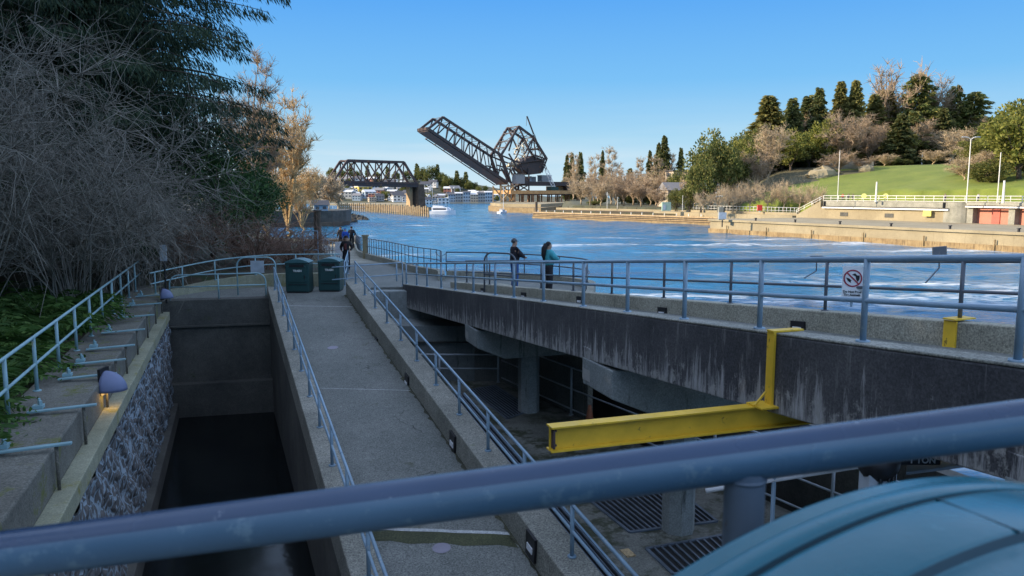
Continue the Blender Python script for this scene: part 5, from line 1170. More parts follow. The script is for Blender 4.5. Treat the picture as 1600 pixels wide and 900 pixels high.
c = pz(785.5, 334, 0); t = thing('sailing_boat', 'small white sailing boat with bare mast before the pier base', 'boat', (0, 0, 0))
hull(7, 2.4, 1.0).build('hull', M['white'], t); MB().prism([(-1.6, -.8), (1.2, -.6), (1.2, .6), (-1.6, .8)], 1.0, 1.9).build('cabin', M['ltgrey'], t); mb = MB(); mb.cyl((.6, 0, .8), (.6, 0, 12.2), .09); mb.cyl((.6, 0, 2.4), (-2.8, 0, 2.2), .07); mb.build('mast', M['white'], t); t.location = c; t.rotation_euler = (0, 0, R(60))
for i, x in enumerate((803, 812)):
    c = pz(x, 331.5, 0); t = thing('workboat', ['low dark workboat moored right of the sailing boat', 'second low dark workboat moored before the pier base'][i], 'boat', (0, 0, 0)); hull(5, 2.2, .9).build('hull', M['steel_dark'], t); MB().box((-.5, 0, 1.7), (1.6, 1.4, 1.6)).build('cabin', M['steel_rust'], t); t.location = c; t.rotation_euler = (0, 0, R(20 + 30 * i))

# ================================================================== FAR SHORE
def far_z(X, Y):
    y0 = 690 + 0.05 * X + (40 if X > -80 else 0); d = Y - y0
    if d < 0: return -1
    zz = 0.8 + min(24, max(0, d - 14) * 0.135); zz *= 1.0 if X < -60 else max(.15, 1 - (X + 60) / 120)
    return zz + 1.2 * math.sin(X * .03) * min(1, d / 60)
mb = MB(); xs = [-900 + 22 * i for i in range(54)]; ys = [660 + 12 * i for i in range(40)]
for Y in ys:
    for X in xs: mb.v.append((X, Y, far_z(X, Y)))
n = len(xs)
for i in range(len(ys) - 1):
    for j in range(n - 1): a = i * n + j; mb.f.append((a, a + 1, a + n + 1, a + n)); mb.m.append(0)
M['scrub'] = concrete('winter_hillside_scrub', (.05, .06, .03), (.13, .11, .06), .4, big=.03)
structure(mb.build('far_hills', M['scrub'], smooth=True))
structure(MB().prism([pz(500, 320.5, 0).xy[:], pz(640, 321.5, 0).xy[:], (pz(640, 320.5, 0).x, 760), (pz(500, 319, 0).x, 760)], -.5, .9).build('beach', M['tan']))
rnd = random.Random(77)
walls = [('hw', 'white'), ('hb', 'blue-grey'), ('ht', 'beige'), ('hg', 'dark grey'), ('hw', 'white'), ('hr', 'brick red'), ('hy', 'yellow')]
roofs = [('rd', 'black'), ('rg', 'grey'), ('rw', 'pale'), ('rw', 'white')]
protos = {}
used = set(); hs_ = []
places = [('under the truss span', 525, 640), ('between the pier and the yacht', 664, 700), ('below the raised leaf', 700, 776)]
def far_house(px, Y, sc, wi, ri, label):
    wm, wn = walls[wi]; rm, rn = roofs[ri]
    key = (wi, ri)
    if key not in protos: protos[key] = house((0, 0, 0), 11, 9, 5.6, 0, wm, rm, 'x', 'houses on the far hillside', roof=.28 if ri < 2 else (.2 if ri == 2 else 0.0), wins=3, floors=2); remember()
    X = at(px, 303, Y).x; place(protos[key], (X, Y, far_z(X, Y) + .3), sc, rnd.uniform(-.5, .6), label, 'houses on the far hillside')
rows = [(706, 'waterfront'), (722, 'second row'), (742, 'middle'), (766, 'upper'), (792, 'high'), (820, 'topmost')]
places_l = [(505, 540, 'far left'), (540, 566, 'left'), (566, 592, 'centre'), (592, 618, 'right'), (618, 645, 'pier side'), (662, 684, 'yacht side'), (684, 708, 'leafy'), (708, 732, 'mid channel'), (732, 756, 'near trestle'), (756, 778, 'trestle side')]
adj = ['small', 'wide', 'squat', 'tall']
for ri_, (Y, rn_) in enumerate(rows):
    for pi, (x0, x1, pn) in enumerate(places_l):
        if ri_ > 3 and pi > 5: continue
        for q in range(2):
            if rnd.random() < .12: continue
            wi = rnd.randrange(6); ri2 = rnd.randrange(4); px = x0 + (x1 - x0) * (q + rnd.random() * .8) / 2; YY = Y + rnd.uniform(-6, 6) + (42 if px > 700 else 0)
            sc = rnd.choice((.6, .7, .8, .95)); far_house(px, YY, sc, wi, ri2, '%s house with %s roof, %s row, %s %s part of far hillside' % (walls[wi][1], roofs[ri2][1], rn_ if 'row' not in rn_ else 'second', pn, 'left' if q == 0 else 'right'))
far_house(568, 745, 1.25, 6, 3, 'bright yellow flat-roofed house seen under the truss span')
# condominium blocks on the waterfront
for i, px in enumerate((706, 717, 729, 741, 752, 763)):
    X = at(px, 303, 738).x; h_ = house((X, 738, .8), 7.0, 10, 7.5 + (i % 3), 0.1, ['hb', 'hg', 'hb', 'ht', 'hg', 'hb'][i], 'rw' if i % 2 else 'rd', ['leftmost', 'second', 'third', 'fourth', 'fifth', 'rightmost'][i] + ' waterfront apartment block below the raised leaf', 'waterfront apartment blocks', roof=0.18, wins=3, floors=3, name='apartment_block')
tr, cr = conifer(22, 5.5, 61, nb=44, leaf=2.0, droop=.15, base=.1, per=6, fan=5, r0=.4, lw=.5); ff = make_tree('far_fir', tr, cr, 'bark', 'fir', 'x', 'tree'); 
tr, cr = leafy(18, 8, 62, clumps=36, per=40, leaf=1.7, base=.12, r0=.5); fb = make_tree('far_tree', tr, cr, 'bark', 'ever_d', 'x', 'tree'); remember()
lst = [(652, 860, .9, 0, 'slim tall fir beside the bridge pier top'), (660, 850, .95, 1, 'broad dark tree just right of the bridge pier'), (668, 840, .7, 1, 'low dark tree right of the pier, below the slim fir'), (676, 870, .95, 1, 'round-topped dark tree left of the twin firs'), (684, 870, .85, 0, 'pointed fir between two round dark trees'), (692, 850, 1.0, 1, 'large rounded tree in the middle of the far ridge'), (699, 830, .9, 1, 'rounded tree right of the largest ridge tree'), (707, 850, .7, 1, 'low dark tree in the ridge gap'), (714, 850, .9, 0, 'lone pointed fir above the white houses'), (720, 850, .75, 1, 'dark tree right of the lone pointed fir'), (728, 850, .9, 0, 'broad fir under the raised leaf'), (734, 840, .7, 1, 'round tree under the raised leaf'), (742, 850, .55, 1, 'small tree at the right end of the ridge'),
       (536, 850, .75, 1, 'dark tree behind the left truss panel'), (549, 870, .8, 0, 'fir behind the second truss panel'), (560, 850, .65, 1, 'round tree behind the middle truss panel'), (575, 870, .7, 0, 'fir behind the centre of the truss'), (590, 850, .6, 1, 'round tree behind the right half of the truss'), (606, 860, .7, 0, 'fir behind the right truss panel'), (620, 850, .65, 1, 'round tree near the right truss end'), (636, 850, .75, 1, 'dark tree just left of the pier top'), (632, 745, .6, 1, 'olive tree among houses left of the pier'), (604, 720, .45, 1, 'low tree on the far waterfront under the truss'), (548, 730, .45, 1, 'low tree among the houses under the left truss'), (671, 735, .5, 1, 'tree among houses above the yacht'), (520, 860, .8, 1, 'dark tree above the tan bare trees')]
for px, Y, s_, k, lab in lst:
    X = at(px, 303, Y).x; place(fb if k else ff, (X, Y, far_z(X, Y)), s_, rnd.uniform(0, 6), lab, 'trees on the far ridge')
for k, (x0, x1, pn) in enumerate(places_l):
    for q, rn_ in enumerate(('lowest', 'second', 'third', 'upper', 'highest')):
        px = rnd.uniform(x0, x1); Y = 712 + q * 24 + (40 if px > 700 else 0); X = at(px, 303, Y).x; place(fb, (X, Y, far_z(X, Y)), rnd.uniform(.28, .5), rnd.uniform(0, 6), 'small garden tree, %s row, in the %s part of the far hillside' % (rn_, pn), 'garden trees on the far hillside')
t = thing('street_mast', 'thin pale lamp mast above the houses right of the pier', 'mast', (at(672, 303, 700).x, 700, 1)); X = at(672, 303, 700).x; MB().tube([(X, 720, 2), (X, 720, 16), (X + 1, 720, 18.4), (X + 3, 720, 18.2)], .22, 6).build('pole', M['ltgrey'], t)

# ================================================================== RIGHT BANK
def prismR(mb, a0, a1, d0, d1, z0, z1):
    P = [RB(a0, d0, 0), RB(a1, d0, 0), RB(a1, d1, 0), RB(a0, d1, 0)]; return mb.prism([tuple(p.xy) for p in P], z0, z1)
t = thing('lock_wall', 'long sunlit tan lock wall at the right above the foam', 'wall', RB(0, 0, 0))
prismR(MB(), 0, 150, 0, 9, 1.0, 2.75).build('wall_face', M['tan'], t); prismR(MB(), -.3, 150, -.3, 8.9, -1, 1.02).build('tide_band', M['tan_low'], t)
prismR(MB(), -.4, 150, -.4, 9, 2.752, 3.2).build('coping', M['tan'], t)
mb = MB()
for k in range(9): p = RB(12 * k + 6, -.42, 1.9); mb.beam(p, p + Vector((0, 0, -1.7)), .18, .18)
mb.build('joints', M['tan_low'], t)
mb = MB()
for k in range(10): p = RB(11 * k + 3, .4, 3.2); mb.cyl(p, p + Vector((0, 0, .6)), .28, .22, 8); 
for k in range(10): p = RB(11 * k + 3, .4, 3.2); tag(MB().tube([p, p + Vector((0, 0, .45)), p + Vector((0, 0, .46)), p + Vector((0, 0, .62))], [.2, .18, .32, .28], 8).build('bollard', M['black'], t))
structure(prismR(MB(), 0, 150, 9, 31, 1, 3.1).build('lock_pavement', M['tan']))
# wall 1
W1d = Vector((.617, -.787, 0)); W1n = Vector((.787, .617, 0)); W10 = Vector((7.7, 283, 0))
def W1(a, d, z): q = W10 + W1d * a + W1n * d; return Vector((q.x, q.y, z))
def prismW(mb, a0, a1, d0, d1, z0, z1):
    P = [W1(a0, d0, 0), W1(a1, d0, 0), W1(a1, d1, 0), W1(a0, d1, 0)]; return mb.prism([tuple(p.xy) for p in P], z0, z1)
t = thing('guide_wall', 'long stepped timber-faced guide wall in the middle distance', 'wall', W1(0, 0, 0))
prismW(MB(), 0, 130, 0, 4, .7, 2.4).build('timber_face', M['timber'], t); prismW(MB(), -.2, 130, -.25, 4, -1, .7).build('tide_band', M['tan_low'], t)
mb = MB(); [prismW(mb, 0, 130, -.35, 0, z, z + .18) for z in (.75, 1.3, 1.85)]; mb.build('rubbing_strips', M['timber_dark'], t)
prismW(MB(), 0, 130, 4.0, 9.5, -1, 2.9).build('middle_step', M['soil'], t); prismW(MB(), 2, 130, 9.5, 11, -1, 3.9).build('upper_wall', M['tan'], t); prismW(MB(), 2, 130, 9.4, 9.5, 2.95, 3.2).build('upper_strip', M['timber_dark'], t)
for k in range(22): p = W1(2 + k * 4.6, .8, 2.4); tag(MB().cyl(p, p + Vector((0, 0, .75)), .17, .13, 7).build('bollard', M['rail_white'], t))
for k in range(24): p = W1(4 + k * 4.2, 9.9, 3.9); MB().cyl(p, p + Vector((0, 0, .6)), .15, .12, 6).build('bollard', M['timber_dark'], t)
p = pz(838, 328, 2.4); t = thing('mooring_pile', 'dark pile cluster at the left tip of the guide wall', 'pile', p); MB().cyl((p.x, p.y, -.5), (p.x, p.y, 5.6), .6, .5, 8).build('pile', M['timber_dark'], t)
# terrain
def sstep(x, a, b): u = max(0, min(1, (x - a) / (b - a))); return u * u * (3 - 2 * u)
def right_z(X, Y):
    v = Vector((X - 46.05, Y - 178.9)); a = v.x * .449 - v.y * .893; d2 = v.x * .893 + v.y * .449; v1 = Vector((X - 7.7, Y - 283)); d1 = v1.x * .787 + v1.y * .617; a1 = v1.x * .617 - v1.y * .787
    D = min(d1 - 10.5, d2 - 33.5)
    if a1 < 0: D = min(D, d1 - 10.5 + a1 * .9 - 4)
    if D < 0: return -1.5
    zb = 4.2 + 2.9 * sstep(a, 1, 7); fa = max(.22, min(1, (a + 70) / 70))
    px = 800 + 1208 * X / Y; Yb = 186.5 - (px - 1280) * .122; fb_ = max(.02, sstep(px, 1110, 1225)); Dp = Y - Yb - 4
    return zb + (18.2 - zb) * fb_ * sstep(Dp, -12, 80) + max(0, Dp - 80) * .05 * fb_ + min(0, D * .5 - .6)
mb = MB(); xs = [0 + 4 * i for i in range(110)]; ys = [60 + 4 * i for i in range(135)]; n = len(xs)
for Y in ys:
    for X in xs: mb.v.append((X, Y, right_z(X, Y)))
for i in range(len(ys) - 1):
    for j in range(n - 1):
        a = i * n + j
        if max(mb.v[a][2], mb.v[a + 1][2], mb.v[a + n][2], mb.v[a + n + 1][2]) > 0: mb.f.append((a, a + 1, a + n + 1, a + n)); mb.m.append(0)
M['lawn'] = concrete('sunlit_lawn', (.10, .14, .015), (.19, .22, .03), .6, None, ((.19, .17, .05), .56), big=.11, bs=.1)
mb.m = []
for f in mb.f:
    x_, y_, _ = mb.v[f[0]]; v_ = Vector((x_ - 46.05, y_ - 178.9)); mb.m.append(1 if v_.x * .449 - v_.y * .893 < -30 + 6 * math.sin(y_ * .3) or v_.x * .893 + v_.y * .449 > 140 else 0)
structure(mb.build('park_lawn', [M['lawn'], M['scrub']], smooth=True))
# retaining building with promenade on top
t = thing('lock_building', 'long low concrete lock building with promenade railing on top', 'building', RB(20, 30, 3.2))
prismR(MB(), 5, 38, 30, 37, 3.0, 5.75).build('lower_wall', M['tan'], t); prismR(MB(), 6, 37.5, 29.7, 37, 5.752, 7.25).build('upper_wall', M['wall_tan2'] if 'wall_tan2' in M else M['conc'], t)
MB().beam(RB(6, 29.5, 5.7), RB(38, 29.5, 5.7), .3, .35).build('white_pipe', M['rail_white'], t); MB().beam(RB(6, 29.4, 6.0), RB(38, 29.4, 6.0), .16, .18).build('dark_pipe', M['black'], t)
c = RB(38, 33.2, 0); MB().cyl((c.x, c.y, 3.0), (c.x, c.y, 7.25), 3.5, n=28).build('rounded_end', M['conc'], t, smooth=False)
for k in (12, 24): p = RB(k, 29.96, 4.2); MB().beam(p - W1d * 0 - Vector((.449, -.893, 0)) * 1.1, p + Vector((.449, -.893, 0)) * 1.1, .1, .9).build('vent', M['conc_dark'], t)
for k in (6.6, 37.0): MB().beam(RB(k, 29.55, 5.9), RB(k, 29.55, 7.2), .5, .3).build('dark_slot', M['black'], t)
MB().prism([RB(-2.5, 30, 0).xy[:], RB(5, 30, 0).xy[:], RB(5, 33, 0).xy[:], RB(-2.5, 33, 0).xy[:]], 3, [3.7, 7.25, 7.25, 3.7]).build('stair_wing', M['tan'], t)
p = RB(33.6, 29.2, 4.9); tag(MB().beam(p - Vector((.449, -.893, 0)) * .9, p + Vector((.449, -.893, 0)) * .9, .25, 1.2).build('wall_box', plain('pale_yellow', (.62, .55, .12), .6)), 'pale yellow box mounted on the low lock building', 'box')
M['red_door'] = plain('red_painted_door', (.46, .11, .075), .6); M['red_wall'] = plain('salmon_red_wall', (.48, .19, .13), .7, var=.1)
t = thing('red_door_building', 'low building with red painted bays at the right edge', 'building', RB(55, 32, 3.2))
prismR(MB(), 42, 110, 32.5, 37, 3.0, 7.0).build('red_wall', M['red_wall'], t); prismR(MB(), 41, 110, 30.6, 37, 6.7, 7.25).build('parapet', M['conc'], t)
MB().beam(RB(41, 30.4, 6.4), RB(110, 30.4, 6.4), .3, .3).build('white_pipe', M['rail_white'], t)
for k in range(8): prismR(MB(), 41.0 + k * 8.2, 42.2 + k * 8.2, 31, 32.6, 3, 6.7).build('pier', M['conc'], t)
for k in range(8): p = RB(46 + k * 8.2, 32.4, 4.5); MB().beam(p - Vector((.449, -.893, 0)) * .8, p + Vector((.449, -.893, 0)) * .8, .16, 2.9).build('door', M['red_door'], t)
# promenade deck and its railing
structure(prismR(MB(), 5, 110, 30.8, 40, 7.26, 7.3).build('promenade', M['tan']))
rl = [RB(5.5, 30.3, 7.28), RB(40, 30.3, 7.28), RB(42, 31.0, 7.28), RB(108, 31.0, 7.28)]
add_railing('promenade_railing', 'white railing along the top of the low lock building', rl, 1.25, along(rl, 2.2)[:48], 'rail_white', .07, .07, fr=(1, .52, .1), plate=False, n=5)
rl = [RB(-2.8, 30.4, 3.9), RB(5, 30.4, 7.3)]; add_railing('stair_railing', 'white sloping railing on the stair beside the lock building', rl, 1.1, along(rl, 2.6), 'rail_white', .07, .07, plate=False, n=5)
rl = [RB(-2.8, 31, 4.2), RB(-44, 31, 4.3)]; add_railing('park_fence', 'low white fence before the row of small bare trees', rl, 1.25, along(rl, 1.3), 'rail_white', .06, .06, fr=(1, .35), plate=False, n=5, cat='fence')
t = thing('fence_wall', 'low pale wall under the white park fence', 'wall', RB(-20, 30, 3.2)); prismR(MB(), -60, -2.8, 29, 33.6, 1.0, 3.5).build('lower_step', M['tan'], t); prismR(MB(), -46, -2.8, 30.6, 33.6, 3.5, 4.2).build('wall', M['tan'], t)
rl = [RB(-2, 27, 3.12), RB(-22, 27, 3.12)]
# poles
def pole(px, Y, ybase_z, ytop, label, arm=0, r_=.11, mat='rail_white', grp='tall lamp poles on the promenade'):
    x = at(px, 303, Y).x; zt = at(px, ytop, Y).z; t = thing('lamp_pole', label, 'lamp pole', (x, Y, ybase_z), grp); MB().cyl((x, Y, ybase_z), (x, Y, zt), r_ * .85, r_ * .6, 8).build('pole', M[mat], t)
    if arm: MB().tube([(x - arm, Y, zt + .5), (x - arm * .4, Y, zt + .4), (x, Y, zt), (x + arm * .4, Y, zt + .4), (x + arm, Y, zt + .5)], .09, 6).build('arm', M[mat], t); [MB().box((x + s_ * arm, Y, zt + .5), (.9, .3, .15)).build('lamp_head', M['ltgrey'], t) for s_ in (-1, 1)]
    return t
pole(1309, 178, 7.2, 235, 'slim tall pole before the rocky shrub bed on the lawn'); pole(1511, 152, 7.2, 218, 'tallest double-arm lamp pole above the rounded wall end', 1.3, .13); pole(1559, 150, 7.2, 238, 'lamp pole between the tallest one and the right edge', 0, .12)
pole(1369, 172, 7.2, 284, 'short stout pale post on the promenade between yellow signs', 0, .28); pole(1568, 146, 7.2, 282, 'short pale post near the red doors', 0, .3); pole(1437, 262, 18.5, 238, 'small park lamp at the top edge of the lawn', 0, .25, grp='park lamps')
pole(949, 262, 4, 300, 'thin pale pole behind the guide wall, left one', 0, .12, grp='thin poles'); pole(965, 262, 4, 308, 'thin short pole behind the guide wall, right one', 0, .12, grp='thin poles'); pole(1067, 225, 4, 305, 'thin pole near the green kiosk', 0, .1, grp='thin poles')
M['sign_y'] = plain('pale_yellow_sign', (.72, .68, .22), .6)
for px, lab in ((1350, 'pale yellow round sign on the promenade railing, left one'), (1384, 'pale yellow round sign on the promenade railing, right one')):
    c = at(px, 306, 173); t = thing('round_sign', lab, 'sign', c); MB().cyl(c, c + Vector((.05, .12, 0)), .55, n=16).build('disc', M['sign_y'], t); MB().cyl((c.x, c.y + .1, 7.2), (c.x, c.y + .1, c.z), .06).build('post', M['rail_white'], t)
c = at(1126, 330, 172); t = thing('concrete_pillar', 'dark squat pillar standing on the lock wall corner', 'pillar', (c.x, c.y, 3.2)); MB().box((c.x, c.y, 4.6), (1.0, 1.0, 2.9)).build('shaft', M['conc'], t); MB().box((c.x + .6, c.y + .1, 4.6), (.4, 1.1, 2.7)).build('side_panel', M['black'], t)
c = at(1129, 337, 166); t = thing('grey_cabinet', 'small grey cabinet in front of the squat pillar', 'cabinet', c); MB().box((c.x, c.y, c.z), (1.6, .3, 1.4)).build('panel', M['ltgrey'], t); MB().box((c.x, c.y + .1, 2.6), (.2, .2, 1.5)).build('post', M['black'], t)
c = at(1187, 326, 205); t = thing('red_kiosk', 'small bright red box behind the white park fence', 'box', (c.x, c.y, 4.2)); M['rk'] = plain('bright_red', (.6, .04, .025), .5); MB().box((c.x, c.y, 5.3), (1.2, .6, 1.5)).build('box', M['rk'], t); MB().box((c.x, c.y, 4.4), (.3, .3, .6)).build('leg', M['rail_white'], t)
c = at(1041, 322, 232); t = thing('green_kiosk', 'small pale green hut at the end of the guide wall', 'hut', (c.x, c.y, 4)); M['gk'] = plain('pale_green', (.30, .42, .34), .6); MB().box((c.x, c.y, 5.2), (2.6, 1.2, 2.6)).build('wall', M['gk'], t); MB().box((c.x - .7, c.y - .62, 5.0), (.8, .05, 1.5)).build('door', M['ltgrey'], t)
# white house among trees
X = at(1052, 303, 275).x; house((X, 275, 6.0), 8, 7, 4.2, .3, 'ht', 'rg', 'pale gabled house half hidden among trees on the right bank', wins=3); X = at(1062, 303, 300).x; house((X, 300, 11), 9, 8, 6.5, .2, 'ht', 'rd', 'taller beige house behind the pale gabled one', wins=4, roof=0.0)
MB_rock = []
for i, (px, y, s_, lab) in enumerate(((1282, 268, 3.0, 'pale boulder outcrop at the left of the shrub bed'), (1292, 270, 2.2, 'pale boulder in front of the shrub bed'), (1352, 262, 1.8, 'boulder at the right end of the shrub bed'))):
    Y = 238; X = at(px, 303, Y).x; z = right_z(X, Y); mb = MB(); mb.ball((0, 0, 0), (s_ * 1.4, s_, s_ * .8), 9, 6); mb.v = [(a * rnd.uniform(.8, 1.2) + X, b * rnd.uniform(.8, 1.2) + Y, c * rnd.uniform(.7, 1.2) + z + .5) for a, b, c in mb.v]; tag(mb.build('boulder', M['tan']), lab, 'boulder')
p = at(1325, 262, 246); z = right_z(p.x, 246); t = thing('garden_wall', 'low grey wall behind the round shrub bed on the lawn', 'wall', (p.x, 246, z)); MB().box((p.x, 246, z + 1.4), (16, .5, 2.4)).build('wall', M['conc'], t)

# ---- right bank trees
tr, cr = conifer(26, 6.0, 71, nb=95, leaf=1.25, droop=.14, base=.04, per=9, fan=13, r0=.45, lw=.42, rag=.45, shape=1.05); rF = make_tree('fir_tree', tr, cr, 'bark', 'fir', 'x', 'tree')
tr, cr = conifer(26, 5.2, 72, nb=110, leaf=1.2, droop=.05, base=.03, per=9, fan=14, r0=.45, lw=.42, rag=.4, shape=1.1); rO = make_tree('cypress_tree', tr, cr, 'bark', 'ever', 'x', 'tree')
tr, cr = conifer(26, 6.5, 73, nb=75, leaf=1.3, droop=.10, base=.06, per=9, fan=11, r0=.45, lw=.34, rag=.55, shape=.6); rR = make_tree('pine_tree', tr, cr, 'bark', 'ever_d', 'x', 'tree')
tr, cr = leafy(20, 9.5, 74, clumps=60, per=85, leaf=.95, base=.10, cl=.25, r0=.6); rL = make_tree('evergreen_tree', tr, cr, 'bark', 'ever_d', 'x', 'tree')
tr, cr = leafy(20, 9.5, 75, clumps=60, per=85, leaf=.95, base=.10, cl=.25, r0=.6); rI = make_tree('evergreen_tree', tr, cr, 'bark', 'ivy', 'x', 'tree')
def bt(seed, mat, h=18, rad=8, **k):
    tr, tw = bare(h, rad, seed, **k); t = thing('bare_tree', 'x', 'tree'); tr.build('trunk', M[mat], t, smooth=True); tw.build('twigs', M[mat], t); return t
rB1 = bt(81, 'twig_pink', twigs=3000, rt=.045, main=11, upw=.65, r0=.4); rB2 = bt(82, 'twig_tan', twigs=3000, rt=.045, main=11, upw=.6, r0=.35)
rB3 = bt(83, 'twig_tan', h=9, rad=6.5, twigs=1300, rt=.026, main=10, upw=.2, r0=.28, base=.30); rB4 = bt(84, 'twig_tan', h=20, rad=6, twigs=3000, rt=.05, main=13, upw=.95, r0=.3, base=.08)
rB5 = bt(85, 'twig_pink', h=24, rad=12, twigs=1500, rt=.07, main=9, upw=.75, r0=.6, base=.3)
remember()
BH = {rF.name: 26, rO.name: 26, rR.name: 26, rL.name: 20, rI.name: 20, rB1.name: 18, rB2.name: 18, rB3.name: 9, rB4.name: 20, rB5.name: 24}
RADS = {rF.name: 6, rO.name: 5.2, rR.name: 6.5, rL.name: 9.5, rI.name: 9.5, rB1.name: 8, rB2.name: 8, rB3.name: 6.5, rB4.name: 6, rB5.name: 12}
def rt_(src, px, Y, ytop, wpx, label, group=None, z=None):
    X = at(px, 303, Y).x; z = right_z(X, Y) if z is None else z
    if z < 0: z = 3.5
    h = at(px, ytop, Y).z - z; s_ = (wpx / 2 * Y / 1200) / RADS[src.name]; return place(src, (X, Y, z - .3), s_, rnd.uniform(0, 6), label, group, sz=h / BH[src.name])
